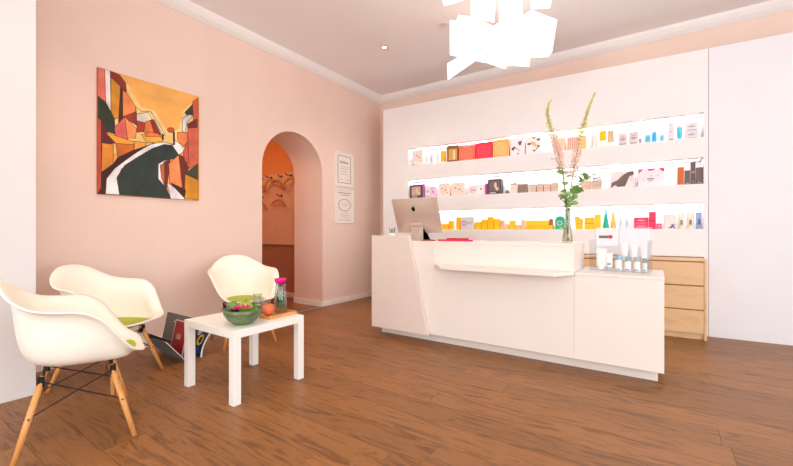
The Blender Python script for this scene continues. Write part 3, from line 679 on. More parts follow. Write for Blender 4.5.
# ------------------------------------------------------------------ painting on the pink wall
pt = thing('painting', 'unframed canvas of a street winding between orange angular houses', 'painting', (XL, 1.25, 1.355))
PWD, PHT = .85, 1.045
bx('canvas', .001, .019, 0, PWD, 0, PHT, mat('canvas_edge', (206, 130, 90), .8, var=.3, scale=12), pt)
M_sky = mat('painted_sky', (238, 172, 88), .7, var=.16, scale=2.6, stretch=(1, 1, 1.6))
sk = bx('painted_sky', .019, .0196, 0, PWD, 0, PHT, M_sky, pt)
PAINT = [
((248, 200, 126),[(16.4,103.0),(22.6,96.1),(32.3,80.2),(43.1,79.9),(55.4,63.0),(65.1,67.8),(68.3,85.1),(79.7,99.6),(83.9,103.2),(83.9,47.8),(-0.9,33.5),(-0.9,101.1)]),
((220, 112, 92),[(-0.9,104.8),(5.0,104.9),(5.7,77.1),(-0.9,80.3)]),
((238, 216, 210),[(5.0,104.9),(8.9,104.8),(9.6,66.6),(5.7,77.1)]),
((48, 52, 36),[(-0.9,80.9),(5.7,77.1),(11.9,65.4),(12.9,51.6),(2.6,53.5),(-0.9,60.3)]),
((134, 44, 28),[(8.9,104.8),(15.7,103.3),(20.3,98.0),(21.1,89.1),(16.4,89.2),(14.9,94.9),(9.4,97.7)]),
((204, 134, 34),[(9.4,98.9),(16.4,93.6),(16.4,67.1),(12.1,64.3),(9.4,70.6)]),
((72, 32, 26),[(16.4,93.6),(18.2,90.6),(18.2,66.3),(14.9,62.0)]),
((238, 136, 76),[(18.0,90.5),(20.8,89.9),(28.0,79.3),(28.2,71.2),(18.2,67.5)]),
((150, 50, 36),[(18.2,68.1),(28.2,74.8),(29.6,62.4),(22.1,66.1)]),
((250, 205, 130),[(28.2,79.4),(32.9,76.0),(39.9,78.4),(52.0,59.8),(49.6,58.0),(38.5,74.4),(28.8,71.3)]),
((228, 214, 194),[(28.8,72.8),(37.9,77.0),(41.9,70.2),(35.7,66.9),(28.8,67.1)]),
((178, 58, 42),[(28.8,67.1),(35.7,66.9),(34.6,58.6),(29.1,56.8)]),
((226, 122, 62),[(35.7,67.5),(41.9,71.4),(43.4,57.3),(34.6,57.4)]),
((140, 44, 38),[(39.9,70.0),(42.8,71.3),(49.0,59.1),(43.7,56.8)]),
((246, 232, 204),[(40.2,77.9),(41.7,77.0),(52.6,59.2),(50.8,58.2)]),
((216, 98, 92),[(11.9,57.2),(19.5,68.4),(22.1,49.4),(12.9,49.9)]),
((242, 142, 82),[(19.5,68.4),(28.8,59.8),(28.0,51.4),(21.6,50.2)]),
((192, 78, 52),[(-0.9,62.8),(2.6,60.9),(2.6,5.1),(-0.9,0.0)]),
((92, 32, 36),[(2.6,60.9),(7.4,51.6),(12.9,44.0),(2.6,41.5)]),
((236, 156, 54),[(5.5,51.8),(27.4,48.0),(25.3,43.7),(12.9,44.0)]),
((228, 142, 46),[(3.1,42.5),(11.1,42.8),(11.1,26.3),(2.6,18.2)]),
((206, 106, 36),[(12.9,44.0),(26.9,45.5),(26.1,40.5),(14.4,32.3)]),
((242, 164, 74),[(26.9,48.5),(36.5,49.1),(35.7,45.6),(26.9,40.6)]),
((238, 166, 62),[(32.3,55.7),(49.0,57.9),(50.8,53.1),(36.8,48.9)]),
((232, 120, 60),[(37.4,59.2),(46.6,59.3),(49.0,57.2),(35.7,54.5)]),
((62, 26, 26),[(2.6,18.2),(11.1,26.3),(14.4,32.3),(26.1,40.5),(35.7,45.6),(43.1,50.4),(38.5,44.5),(19.5,30.4),(11.9,22.3),(6.9,12.4),(6.2,0.3),(2.1,0.3),(-0.7,-0.2),(2.6,5.1)]),
((238, 232, 230),[(5.5,0.3),(6.2,13.2),(11.9,22.3),(19.5,30.2),(28.8,39.1),(39.9,48.2),(51.7,52.6),(60.0,52.0),(51.7,49.1),(41.4,43.2),(27.4,31.7),(17.2,23.0),(14.1,14.1),(15.9,0.5)]),
((46, 56, 50),[(15.7,0.5),(13.6,14.9),(19.5,26.3),(30.1,35.4),(41.4,44.7),(51.7,50.4),(61.0,50.8),(65.4,44.7),(63.2,39.1),(53.2,35.9),(47.2,31.5),(47.2,18.8),(52.0,14.2),(57.5,-0.2)]),
((236, 230, 228),[(60.7,56.3),(71.3,51.0),(69.0,46.3),(65.1,42.7),(59.4,50.2)]),
((236, 230, 228),[(46.6,31.4),(53.8,36.9),(49.3,30.2),(49.3,20.3),(53.8,13.1),(52.0,11.7),(46.6,17.5)]),
((236, 230, 232),[(54.1,15.1),(69.7,5.4),(70.3,0.1),(57.5,-0.2)]),
((192, 102, 52),[(48.1,30.3),(52.0,32.8),(52.0,12.3),(49.3,18.4)]),
((120, 40, 36),[(52.0,33.8),(57.2,37.8),(55.7,23.7),(54.1,9.9),(52.0,12.9)]),
((238, 138, 84),[(55.7,32.7),(65.1,43.0),(68.3,11.2),(56.6,15.3)]),
((112, 36, 30),[(64.8,43.3),(69.0,42.0),(74.3,32.0),(71.0,8.1),(68.3,11.2)]),
((204, 88, 62),[(68.7,45.9),(73.3,58.1),(74.6,34.1),(70.6,38.2)]),
((230, 126, 74),[(63.8,64.2),(73.3,66.2),(73.3,56.8),(69.0,50.6),(63.8,56.9)]),
((216, 102, 78),[(73.6,71.0),(83.9,80.8),(83.9,36.8),(74.6,30.7)]),
((212, 92, 62),[(78.3,97.9),(83.9,103.2),(83.9,80.2),(79.0,79.0)]),
((62, 62, 42),[(70.6,85.0),(78.3,95.2),(79.0,83.8),(73.0,82.3)]),
((218, 218, 218),[(68.3,78.5),(75.0,84.1),(79.0,84.1),(72.6,76.1),(71.0,65.0),(68.3,66.5)]),
((122, 42, 52),[(73.0,74.2),(82.8,82.0),(82.8,73.0),(73.6,70.3)]),
((62, 68, 46),[(70.6,24.8),(83.9,37.5),(83.9,20.9),(71.6,23.6)]),
((216, 142, 36),[(71.0,24.9),(83.9,20.6),(83.5,0.6),(70.3,1.4)]),
((70, 30, 26),[(56.6,15.3),(68.3,11.2),(71.6,9.5),(70.3,1.4)]),
((190, 82, 42),[(54.1,64.7),(56.3,67.1),(59.4,67.5),(61.3,65.3),(59.4,62.9),(55.7,62.5)]),
((60, 30, 30),[(59.7,63.3),(61.0,63.6),(61.3,51.9),(60.0,51.6)]),
((50, 26, 24),[(49.9,60.0),(51.1,59.6),(51.1,54.4),(49.9,54.2)]),
]
def clampp(q): return min(max(q[0] / 100, .0), PWD), min(max(q[1] / 100, .0), PHT)
for k, (c, pts) in enumerate(PAINT):
    b = NB(); x = .0198 + .00006 * k
    vs = [b.verts.new((x, *clampp(q))) for q in pts]
    try: f = b.faces.new(vs)
    except ValueError: continue
    f.normal_update()
    if f.normal.x < 0: f.normal_flip()
    bmesh.ops.triangulate(b, faces=b.faces[:])
    if k:
        cl_ = [clampp(q) for q in pts]
        for p, q in zip(cl_, cl_[1:] + cl_[:1]):
            dd = Vector((q[0] - p[0], q[1] - p[1]))
            if dd.length < 1e-4: continue
            nn = Vector((-dd.y, dd.x)).normalized() * .0022
            f = b.faces.new([b.verts.new((x + .00003, *clampp((100 * (e[0] + s_ * nn.x), 100 * (e[1] + s_ * nn.y))))) for e, s_ in ((p, 1), (p, -1), (q, -1), (q, 1))]); f.material_index = 1
    obj('painted_shape', b, [mat('oil_%d_%d_%d' % c, c, .7, var=.22, scale=7), mat('painted_outline', (84, 40, 30), .7)], pt, fix=False)

# ------------------------------------------------------------------ certificates
M_paper = mat('certificate_paper', (240, 230, 222), .7, var=.02)
M_ink = mat('grey_ink', (178, 166, 160), .7)
M_dink = mat('dark_ink', (132, 116, 108), .7)
def cert(y0, y1, z0, z1, lb, border):
    t = thing('certificate', lb, 'certificate', (XL, y0, z0))
    w_, h_ = y1 - y0, z1 - z0; e = .018
    for (a, b_, c, d) in [(0, w_, 0, e), (0, w_, h_ - e, h_), (0, e, e, h_ - e), (w_ - e, w_, e, h_ - e)]: bx('frame_bar', .001, .02, a, b_, c, d, M_base, t)
    pp = bx('paper', .001, .008, e, w_ - e, e, h_ - e, M_paper, t)
    b = NB()
    def bar(a0, a1, c0, c1): box(b, .0081, .0088, a0 * w_, a1 * w_, c0 * h_, c1 * h_)
    if border:
        for q in [(.14, .86, .10, .115), (.14, .86, .885, .90), (.14, .165, .115, .885), (.835, .86, .115, .885)]: bar(*q)
        obj('border_print', b, M_dink, pp); b = NB()
        rg = random.Random(2)
        for k in range(7): bar(.27 + k * .066, .27 + k * .066 + .04, .68, .68 + (.075 if k in (0, 3) else .05))
        obj('title_print', b, M_dink, pp); b = NB()
        for k, (a, c) in enumerate([(.3, .58), (.26, .52), (.34, .44), (.3, .36)]): bar(a, 1 - a, c, c + .012)
        bar(.25, .4, .2, .215); bar(.6, .75, .2, .215)
        obj('text_print', b, M_ink, pp)
    else:
        bar(.16, .84, .86, .88); bar(.3, .7, .8, .815)
        obj('title_print', b, M_dink, pp); b = NB()
        for k in range(26):
            a = 2 * math.pi * k / 26; cy, cz = .5 + .32 * math.cos(a), .52 + .17 * math.sin(a); bar(cy - .03, cy + .03, cz - .014, cz + .014)
        obj('wreath_print', b, M_ink, pp); b = NB()
        for a, c in [(.32, .55), (.36, .49), (.3, .28), (.26, .22), (.34, .17)]: bar(a, 1 - a, c, c + .011)
        obj('text_print', b, M_ink, pp); b = NB()
        bar(.16, .84, .07, .085); obj('foot_print', b, mat('gold_print', (196, 160, 100), .5), pp)
cert(4.09, 4.485, 1.705, 2.205, 'white framed certificate with dark border line, upper of the two', True)
cert(4.09, 4.495, 1.168, 1.675, 'white framed certificate with a round wreath, lower of the two', False)

# ------------------------------------------------------------------ coat hooks and hangers in the cloakroom
def hook(x, z, out_, lb):
    t = thing('coat_hook', lb, 'hook', (x, 4.125, z), 0, 'coat hooks in the cloakroom')
    b = NB(); prism(b, [(.018 * math.cos(2*math.pi*k/14), .018 * math.sin(2*math.pi*k/14)) for k in range(14)], -.006, -.0002, 'y'); obj('plate', b, M_black, t)
    b = NB(); tube(b, [(0, -.006, 0), (0, -out_, -.004), (0, -out_ - .014, .012)], .006, 8); ball(b, (0, -out_ - .014, .016), .011, u=10, v=6); obj('prong', b, M_black, t, smooth=True)
def hanger(x, z, out_, rz, roll, lb):
    t = thing('coat_hanger', lb, 'hanger', (x, 4.125 - out_ + .012, z + .0085), R(rz), 'wooden hangers in the cloakroom'); t.rotation_euler = (0, R(roll), R(rz))
    b = NB(); tube(b, [(-.02, 0, -.022), (-.018, 0, -.004), (0, 0, .004), (.018, 0, -.006), (.014, 0, -.028), (0, 0, -.04), (0, 0, -.07)], .0022, 6); obj('wire_hook', b, M_steel, t, smooth=True)
    b = NB()
    up = [(-.21, -.165), (-.15, -.115), (-.08, -.085), (0, -.062), (.08, -.085), (.15, -.115), (.21, -.165)]
    lo = [(a * .985, z_ - (.03 if abs(a) < .2 else .012)) for a, z_ in up[::-1]]
    prism(b, up + lo, -.007, .007, 'y'); bmesh.ops.triangulate(b, faces=[f for f in b.faces if len(f.verts) > 4]); obj('arms', b, M_hanger, t)
    b = NB(); tube(b, [(-.185, 0, -.168), (.185, 0, -.168)], .005, 8); obj('trouser_bar', b, M_hanger, t)
HK = [(-5.515, 1.93, .05, 8, 24, 'upper'), (-5.27, 1.93, .10, -10, -20, 'upper'), (-5.03, 1.93, .05, -8, 22, 'upper'), (-4.79, 1.93, .10, 8, -22, 'upper'), (-5.50, 1.62, .05, 6, 18, 'lower'), (-5.02, 1.62, .08, -6, 4, 'lower')]
for x, z, o_, rz, roll, rw in HK:
    hook(x, z, o_, 'black coat hook of the %s row on the cloakroom panel' % rw)
    hanger(x, z, o_, rz, roll, 'wooden coat hanger of the %s row on the cloakroom panel' % rw)
# cloakroom ceiling lamp (its light tints the arch; the wall colour carries that glow too)
cl = thing('ceiling_lamp', 'round warm ceiling lamp inside the cloakroom', 'lamp', (-5.1, 2.9, 2.75))
b = NB(); lathe(b, [(0, 0), (.16, 0), (.16, -.03), (.15, -.035), (0, -.035)], 24); obj('lamp_base', b, M_base, cl)
b = NB(); lathe(b, [(0, -.036), (.145, -.036), (.135, -.07), (.08, -.09), (0, -.095)], 24); obj('lamp_shade', b, mat('warm_opal', (255, 196, 130), .4, emit=60, var=0), cl, smooth=True)

# ------------------------------------------------------------------ ceiling spots
def downlight(x, y_, lb, power, on=1):
    t = thing('ceiling_spot', lb, 'ceiling spot', (x, y_, ZC), 0, 'recessed ceiling spots')
    if not on: t.scale = (1.5, 1.5, 1)
    b = NB(); lathe(b, [(.028, -.001), (.045, -.001), (.045, -.006), (.040, -.008), (.030, -.005), (.028, -.001)], 24); obj('trim_ring', b, M_steel if on else M_base, t, smooth=True)
    b = NB(); lathe(b, [(0, -.0015), (.027, -.0015), (.026, -.004), (0, -.005)], 20); obj('bulb', b, mat('warm_bulb' if on else 'beige_bulb', (255, 226, 186) if on else (226, 206, 186), .4, emit=14 if on else 0, var=0), t)
    if power:
        l = bpy.data.lights.new('spot_light', 'SPOT'); l.energy = power; l.color = (1, .80, .60); l.spot_size = R(120); l.spot_blend = .8; l.shadow_soft_size = .03
        o = bpy.data.objects.new('spot_light', l); COL.objects.link(o); o.parent = t; o.location = (0, 0, -.012)
downlight(-2.72, 3.77, 'recessed ceiling spot between arch corner and pendant lamp', 40)
downlight(-1.905, 3.72, 'recessed ceiling spot partly hidden by the pendant lamp', 0, 0)
downlight(-2.6, 1.2, 'unseen added ceiling spot above the seating group', 60)  # out of view, added for extra light over the chairs
downlight(-1.2, .6, 'unseen added ceiling spot above the middle of the oak floor', 40)  # another unseen spot, added to brighten the room

# ------------------------------------------------------------------ pendant lamp of white shards
U = .00857
lp = thing('pendant_lamp', 'white pendant lamp of scattered rectangular shards over the desk', 'pendant lamp', (-1.11, 3.23, 2.75))
M_shard = mat('lamp_shard', (255, 250, 248), .8, trans=.6, emit=.45, var=.01, emitc=(255, 246, 240))
fx, fy = -math.sin(R(34)), math.cos(R(34))
SH = [[(-0.26,-0.433,-0.009),(-0.015,-0.196,-0.034),(-0.04,-0.22,-0.33),(-0.26,-0.433,-0.29)],
      [(-0.256,-0.289,0.096),(-0.153,-0.241,0.07),(0.05,-0.166,-0.056),(-0.009,-0.214,-0.125),(-0.269,-0.321,-0.005)],
      [(-0.295,-0.415,-0.347),(-0.212,-0.308,-0.255),(-0.105,-0.23,-0.286),(-0.268,-0.453,-0.495)],
      [(-0.042,-0.239,-0.329),(0.093,-0.149,-0.386),(0.133,-0.066,-0.259),(-0.005,-0.131,-0.133)],
      [(0.057,0.039,-0.235),(0.231,0.108,-0.202),(0.22,0.09,-0.316),(0.043,0.029,-0.278)],
      [(0.229,0.117,0.175),(0.403,0.285,0.114),(0.377,0.216,-0.181),(0.352,0.184,-0.229),(0.073,-0.113,-0.286),(0.039,-0.112,-0.046)],
      [(-0.005,-0.057,0.506),(0.142,0.098,0.537),(0.168,0.125,-0.059),(0.02,-0.031,-0.048)],
      [(-0.254,-0.024,0.566),(-0.075,0.167,0.64),(-0.085,0.091,0.157),(-0.237,-0.063,0.169)],
      [(0.204,0.212,0.237),(0.35,0.267,0.225),(0.378,0.327,0.437),(0.173,0.266,0.531)],
      [(-0.492,-0.198,0.469),(-0.266,-0.019,0.572),(-0.253,0.019,0.392),(-0.459,-0.145,0.307)],
      [(0.076,0.264,0.62),(0.274,0.456,0.725),(0.297,0.51,0.525),(0.097,0.317,0.422)],
      [(-0.331,-0.002,0.1),(0.04,0.205,0.135),(0.07,0.165,-0.103),(-0.282,-0.026,-0.121)],
      [(-0.052,-0.05,0.05),(0.22,0.249,0.048),(0.186,0.282,-0.16),(-0.087,-0.002,-0.196)],
      [(-0.041,-0.217,-0.092),(0.125,-0.066,0.056),(0.241,-0.017,-0.055),(0.063,-0.18,-0.22)]]
for pts in SH:
    b = NB(); nrm = (Vector(pts[1]) - Vector(pts[0])).cross(Vector(pts[-1]) - Vector(pts[0])).normalized() * .003
    lay = [[b.verts.new(Vector(p) + nrm * k) for p in pts] for k in (-1, 1)]
    n = len(pts); b.faces.new(lay[0]); b.faces.new(lay[1][::-1])
    for k in range(n): b.faces.new([lay[0][k], lay[1][k], lay[1][(k+1) % n], lay[0][(k+1) % n]])
    bmesh.ops.triangulate(b, faces=[f for f in b.faces if len(f.verts) > 3])
    obj('shard', b, M_shard, lp)
b = NB(); tube(b, [(0, 0, .05), (0, 0, ZC - 2.75 - .02)], .006, 8); obj('cord', b, M_base, lp)
b = NB(); lathe(b, [(0, ZC - 2.75 - .03), (.06, ZC - 2.75 - .03), (.065, ZC - 2.75), (0, ZC - 2.75)], 20); obj('ceiling_rose', b, M_base, lp)
b = NB(); ball(b, (0, 0, .03), .045); obj('bulb', b, mat('lamp_bulb', (255, 240, 220), .4, emit=160, var=0), lp, smooth=True)

# ------------------------------------------------------------------ products in the niches
ITEMS = [
(1, 0.573, 0.138, 0.223, 0.034, 'carton', (238,228,224), 'face', 'white carton printed with a pale face on the top shelf', 'box'),
(1, 0.702, 0.039, 0.192, 0.022, 'bottle', (240,238,238), None, 'slim white bottle next to the pale face carton', 'bottle'),
(1, 0.776, 0.047, 0.183, 0.023, 'bottle', (214,212,214), None, 'slim pale grey bottle between white tube and white bottle', 'bottle'),
(1, 0.873, 0.054, 0.154, 0.021, 'tube', (236,234,230), None, 'short white tube beside the amber bottle', 'tube'),
(1, 0.949, 0.083, 0.167, 0.007, 'tube', (236,172,30), None, 'amber yellow tube next to the brown and gold gift box', 'tube'),
(1, 1.099, 0.165, 0.253, 0.007, 'windowbox', (140,92,58), 'gold', 'brown gift box with a gold window on the top shelf', 'box'),
(1, 1.305, 0.231, 0.188, 0.001, 'giftbox', (245,118,88), 'swirl', 'coral gift box with a round swirl print', 'box'),
(1, 1.539, 0.221, 0.207, 0.002, 'giftbox', (240,58,82), 'swirl', 'red gift box with a round swirl print', 'box'),
(1, 1.763, 0.210, 0.231, 0.003, 'giftbox', (250,186,112), 'swirl', 'orange gift box with a square swirl print', 'box'),
(1, 1.970, 0.179, 0.213, 0.002, 'carton', (246,240,242), 'flowers', 'white box with purple flowers beside the orange gift box', 'box'),
(1, 2.166, 0.188, 0.215, 0.001, 'carton', (246,240,236), 'flowers2', 'white box with mixed purple and yellow flowers', 'box'),
(1, 2.457, 0.132, 0.160, 0.001, 'carton', (246,214,186), 'plain', 'plain peach box behind the flower stems', 'box'),
(1, 2.596, 0.102, 0.158, -0.002, 'carton', (244,206,180), 'lines', 'striped peach box behind the flower stems', 'box'),
(1, 2.700, 0.095, 0.157, -0.002, 'carton', (246,206,110), 'plain', 'pale yellow box behind the tall flower spike', 'box'),
(1, 2.829, 0.071, 0.171, 0.013, 'jar', (234,234,232), None, 'clear white jar beside the bright yellow topped box', 'jar'),
(1, 2.915, 0.067, 0.170, 0.014, 'banded', (246,200,10), None, 'white box with a bright yellow upper half', 'box'),
(1, 2.996, 0.062, 0.168, 0.011, 'carton', (240,214,170), 'stripes', 'white box with gold stripes on the top shelf', 'box'),
(1, 3.111, 0.083, 0.124, 0.006, 'carton', (222,206,206), 'text', 'grey pink carton with text beside the gold striped box', 'box'),
(1, 3.214, 0.088, 0.128, 0.005, 'carton', (224,208,208), 'text', 'grey pink carton with text beside the tiny grey jar', 'box'),
(1, 3.277, 0.029, 0.067, 0.004, 'jar', (172,164,178), None, 'tiny grey jar next to the grey pink carton', 'jar'),
(1, 3.344, 0.052, 0.142, 0.001, 'pump', (110,208,236), None, 'light blue pump bottle beside the tiny grey jar', 'bottle'),
(1, 3.402, 0.045, 0.172, 0.000, 'pump', (70,178,230), None, 'deep blue pump bottle with the tallest neck', 'bottle'),
(1, 3.471, 0.039, 0.111, -0.001, 'bottle', (140,214,236), None, 'small pale blue bottle beside the tall pink carton', 'bottle'),
(1, 3.548, 0.055, 0.184, 0.000, 'carton', (238,220,222), 'foottext', 'tall pale pink carton with blue text at the foot', 'box'),
(1, 3.622, 0.050, 0.153, -0.001, 'cup', (96,214,232), None, 'turquoise cup shaped jar on the top shelf', 'jar'),
(1, 3.720, 0.101, 0.079, 0.002, 'carton', (232,222,226), 'text', 'lower of two stacked white cartons on the top shelf', 'box'),
(1, 3.720, 0.101, 0.082, 0.081, 'carton', (234,224,228), 'text', 'upper of two stacked white cartons on the top shelf', 'box'),
(2, 0.536, 0.196, 0.182, 0.007, 'carton', (78,66,72), 'photo', 'dark box with a framed photo above the computer', 'box'),
(2, 0.653, 0.026, 0.192, 0.005, 'carton', (186,110,168), 'plain', 'thin purple box beside the dark photo box', 'box'),
(2, 0.722, 0.079, 0.153, 0.011, 'carton', (246,234,240), 'text', 'white box with small print beside the thin purple box', 'box'),
(2, 0.806, 0.079, 0.142, 0.010, 'carton', (242,208,228), 'dots', 'pale pink dotted box above the computer', 'box'),
(2, 0.974, 0.170, 0.179, 0.007, 'carton', (246,230,220), 'face', 'cream box printed with a face beside the pink dotted box', 'box'),
(2, 1.180, 0.202, 0.171, 0.009, 'carton', (248,228,216), 'face', 'wider cream box printed with a face', 'box'),
(2, 1.438, 0.227, 0.127, 0.007, 'carton', (248,238,240), 'oval', 'low white box with a pink oval print', 'box'),
(2, 1.570, 0.026, 0.137, 0.009, 'carton', (206,60,158), 'plain', 'thin magenta box beside the dark picture box', 'box'),
(2, 1.679, 0.176, 0.187, 0.008, 'carton', (88,74,76), 'photo', 'dark box with a picture of a figure', 'box'),
(2, 1.837, 0.063, 0.070, 0.008, 'bell', (120,112,110), None, 'small grey bell shaped bottle on the middle shelf', 'bottle'),
(2, 1.929, 0.091, 0.133, 0.009, 'lidbox', (238,216,200), None, 'beige box with a dark knob lid', 'box'),
(2, 2.038, 0.102, 0.102, 0.008, 'carton', (150,122,104), 'plain2', 'grey brown wooden cube box on the middle shelf', 'box'),
(2, 2.155, 0.083, 0.083, 0.010, 'planter', (226,196,172), None, 'beige wooden planter beside the grey brown cube box', 'planter'),
(2, 2.240, 0.074, 0.084, 0.009, 'planter', (218,188,164), 't', 'tan wooden planter with short twigs', 'planter'),
(2, 2.322, 0.077, 0.084, 0.008, 'planter', (224,192,166), 't', 'beige wooden planter with taller twigs', 'planter'),
(2, 2.407, 0.078, 0.085, 0.008, 'planter', (216,182,158), 'tt', 'pinkish wooden planter with twigs beside the flower stems', 'planter'),
(2, 2.746, 0.104, 0.083, 0.006, 'planter', (222,186,160), 'd', 'wooden planter with black plants behind the green leaves', 'planter'),
(2, 2.856, 0.105, 0.086, 0.007, 'planter', (214,180,158), 'd', 'wooden planter with black plants beside the box with a brown haired figure', 'planter'),
(2, 3.107, 0.227, 0.176, 0.008, 'carton', (240,228,226), 'hair', 'white box printed with a brown haired figure', 'box'),
(2, 3.372, 0.235, 0.184, 0.008, 'carton', (246,232,234), 'pinkcorners', 'white box with hot pink corners on the middle shelf', 'box'),
(2, 3.630, 0.055, 0.182, 0.005, 'carton', (206,104,40), 'plain', 'rust orange carton on the middle shelf', 'box'),
(2, 3.685, 0.046, 0.144, 0.004, 'carton', (112,92,88), 'foot', 'grey brown carton next to the rust orange carton', 'box'),
(2, 3.732, 0.039, 0.224, 0.005, 'carton', (104,84,80), 'mid', 'tallest dark brown carton on the middle shelf', 'box'),
(2, 3.783, 0.054, 0.165, 0.006, 'carton', (122,102,96), 'foot', 'wide grey brown carton at the shelf end', 'box'),
(3, 0.982, 0.105, 0.097, -0.020, 'carton', (250,196,20), 'plain', 'low yellow box beside the computer screen', 'box'),
(3, 1.072, 0.062, 0.137, -0.020, 'carton', (248,186,10), 'plain', 'upright yellow box beside the low yellow box near the computer', 'box'),
(3, 1.181, 0.058, 0.185, -0.020, 'carton', (250,186,10), 'plain', 'tall narrow yellow box beside the pale grey box', 'box'),
(3, 1.313, 0.188, 0.188, -0.020, 'carton', (224,218,218), 'emblem', 'pale grey box with a round emblem', 'box'),
(3, 1.458, 0.090, 0.114, -0.020, 'carton', (252,200,10), 'plain', 'low yellow box beside the pale grey box', 'box'),
(3, 1.546, 0.075, 0.149, -0.020, 'carton', (250,192,10), 'plain', 'medium yellow box in the stepped yellow row', 'box'),
(3, 1.628, 0.079, 0.182, -0.020, 'carton', (252,196,0), 'plain', 'tallest yellow box in the stepped yellow row', 'box'),
(3, 1.710, 0.073, 0.155, -0.020, 'carton', (252,204,10), 'plain', 'yellow box beside the peach sticks', 'box'),
(3, 1.780, 0.051, 0.136, -0.020, 'carton', (236,184,140), 'plain', 'peach narrow carton next to the yellow box row', 'box'),
(3, 1.844, 0.048, 0.084, -0.020, 'carton', (240,190,130), 'plain', 'short peach carton beside the taller peach one', 'box'),
(3, 1.909, 0.069, 0.131, -0.020, 'carton', (250,194,20), 'plain', 'yellow carton between peach cartons', 'box'),
(3, 1.980, 0.064, 0.075, -0.020, 'carton', (240,182,110), 'plain', 'low peach orange carton between the yellow and pink ones', 'box'),
(3, 2.041, 0.048, 0.139, -0.020, 'carton', (238,188,150), 'plain', 'tall pinkish peach carton beside the long yellow box', 'box'),
(3, 2.231, 0.308, 0.068, -0.020, 'carton', (250,192,10), 'plain', 'long yellow box at the bottom of a pair', 'box'),
(3, 2.208, 0.263, 0.059, 0.048, 'carton', (252,206,10), 'plain', 'long yellow box lying on another yellow box', 'box'),
(3, 2.365, 0.039, 0.077, 0.047, 'carton', (176,84,40), 'plain', 'small brown box on the end of the long yellow box', 'box'),
(3, 2.465, 0.104, 0.173, -0.015, 'arch', (20,176,146), 'ring', 'teal arched box with a yellow ring print', 'box'),
(3, 2.668, 0.085, 0.161, -0.013, 'flared', (252,192,20), None, 'flared yellow box beside the flower vase', 'box'),
(3, 2.780, 0.097, 0.145, -0.011, 'carton', (250,196,20), 'midline', 'yellow box with an orange line behind the acrylic display', 'box'),
(3, 2.864, 0.062, 0.178, -0.009, 'carton', (252,204,10), 'plain', 'taller yellow box behind the acrylic display', 'box'),
(3, 2.947, 0.069, 0.225, -0.009, 'cone', (20,176,156), None, 'teal cone shaped bottle behind the acrylic display', 'bottle'),
(3, 3.020, 0.064, 0.234, -0.009, 'cone', (246,186,98), None, 'peach orange cone shaped bottle behind the acrylic display', 'bottle'),
(3, 3.093, 0.034, 0.203, -0.007, 'bottle', (238,238,240), None, 'white bottle next to the peach orange cone bottle', 'bottle'),
(3, 3.151, 0.037, 0.207, -0.007, 'bottle', (226,228,232), None, 'pale grey bottle next to the hot pink boxes', 'bottle'),
(3, 3.284, 0.133, 0.059, -0.003, 'carton', (244,70,110), 'text', 'hot pink lower box in a lying pair', 'box'),
(3, 3.284, 0.133, 0.069, 0.056, 'carton', (240,50,92), 'text', 'hot pink upper box in a lying pair', 'box'),
(3, 3.385, 0.062, 0.186, -0.003, 'carton', (238,48,92), 'midline', 'tall hot pink box', 'box'),
(3, 3.444, 0.050, 0.059, -0.001, 'carton', (246,90,128), 'text', 'small hot pink box beside the tall one', 'box'),
(3, 3.544, 0.106, 0.153, 0.001, 'carton', (240,228,220), 'violets', 'cream box with violet flowers at the foot', 'box'),
(3, 3.636, 0.062, 0.153, 0.003, 'pouch', (228,212,196), 'flecks', 'beige pouch beside the violet flower box', 'pouch'),
(3, 3.711, 0.070, 0.155, 0.005, 'pouch', (232,216,196), 'flecks', 'wider beige pouch with brown flecks', 'pouch'),
(3, 3.780, 0.053, 0.160, 0.005, 'pouch', (152,172,206), 'flecks', 'blue pouch at the shelf end', 'pouch'),
]
ROWZ = {1: 1.995, 2: 1.525, 3: 1.07}
GRP = {1: 'products on the top shelf', 2: 'products on the middle shelf', 3: 'products on the bottom shelf'}
u_ = Vector((math.cos(SA), math.sin(SA), 0)); n_ = Vector((-math.sin(SA), math.cos(SA), 0))
stack_top = 0
NAMES = {'carton': 'carton', 'giftbox': 'gift_box', 'windowbox': 'gift_box', 'banded': 'carton', 'arch': 'arched_box', 'flared': 'flared_box', 'lidbox': 'lidded_box', 'bottle': 'bottle', 'tube': 'cosmetic_tube', 'jar': 'jar', 'pump': 'pump_bottle', 'cup': 'jar', 'bell': 'bottle', 'cone': 'cone_bottle', 'planter': 'planter', 'pouch': 'pouch'}
def rects(name, rs, w_, h_, y_, c, parent, th=.0008):
    b = NB()
    for x0, x1, z0, z1 in rs: box(b, (x0 - .5) * w_, (x1 - .5) * w_, y_ - th, y_ - .0001, z0 * h_, z1 * h_)
    o = obj(name, b, cm(c), parent)
    if len(rs) > 1: o['kind'] = 'stuff'
    return o
def blobs(name, bl, w_, h_, y_, c, parent, th=.0008):
    b = NB()
    for cx, cz, rx_, rz_ in bl:
        prism(b, [((cx - .5) * w_ + rx_ * w_ * math.cos(2*math.pi*k/10), cz * h_ + rz_ * h_ * math.sin(2*math.pi*k/10)) for k in range(10)], y_ - th, y_ - .0001, 'y')
    return obj(name, b, cm(c), parent)
def ringprint(name, cx, cz, r0, r1, w_, h_, y_, c, parent):
    b = NB(); n = 20
    A = [[b.verts.new(((cx - .5) * w_ + r * w_ * math.cos(2*math.pi*k/n), y_ - .0008, cz * h_ + r * w_ * math.sin(2*math.pi*k/n))) for k in range(n)] for r in (r0, r1)]
    for k in range(n): b.faces.new([A[0][k], A[0][(k+1) % n], A[1][(k+1) % n], A[1][k]])
    return obj(name, b, cm(c), parent)
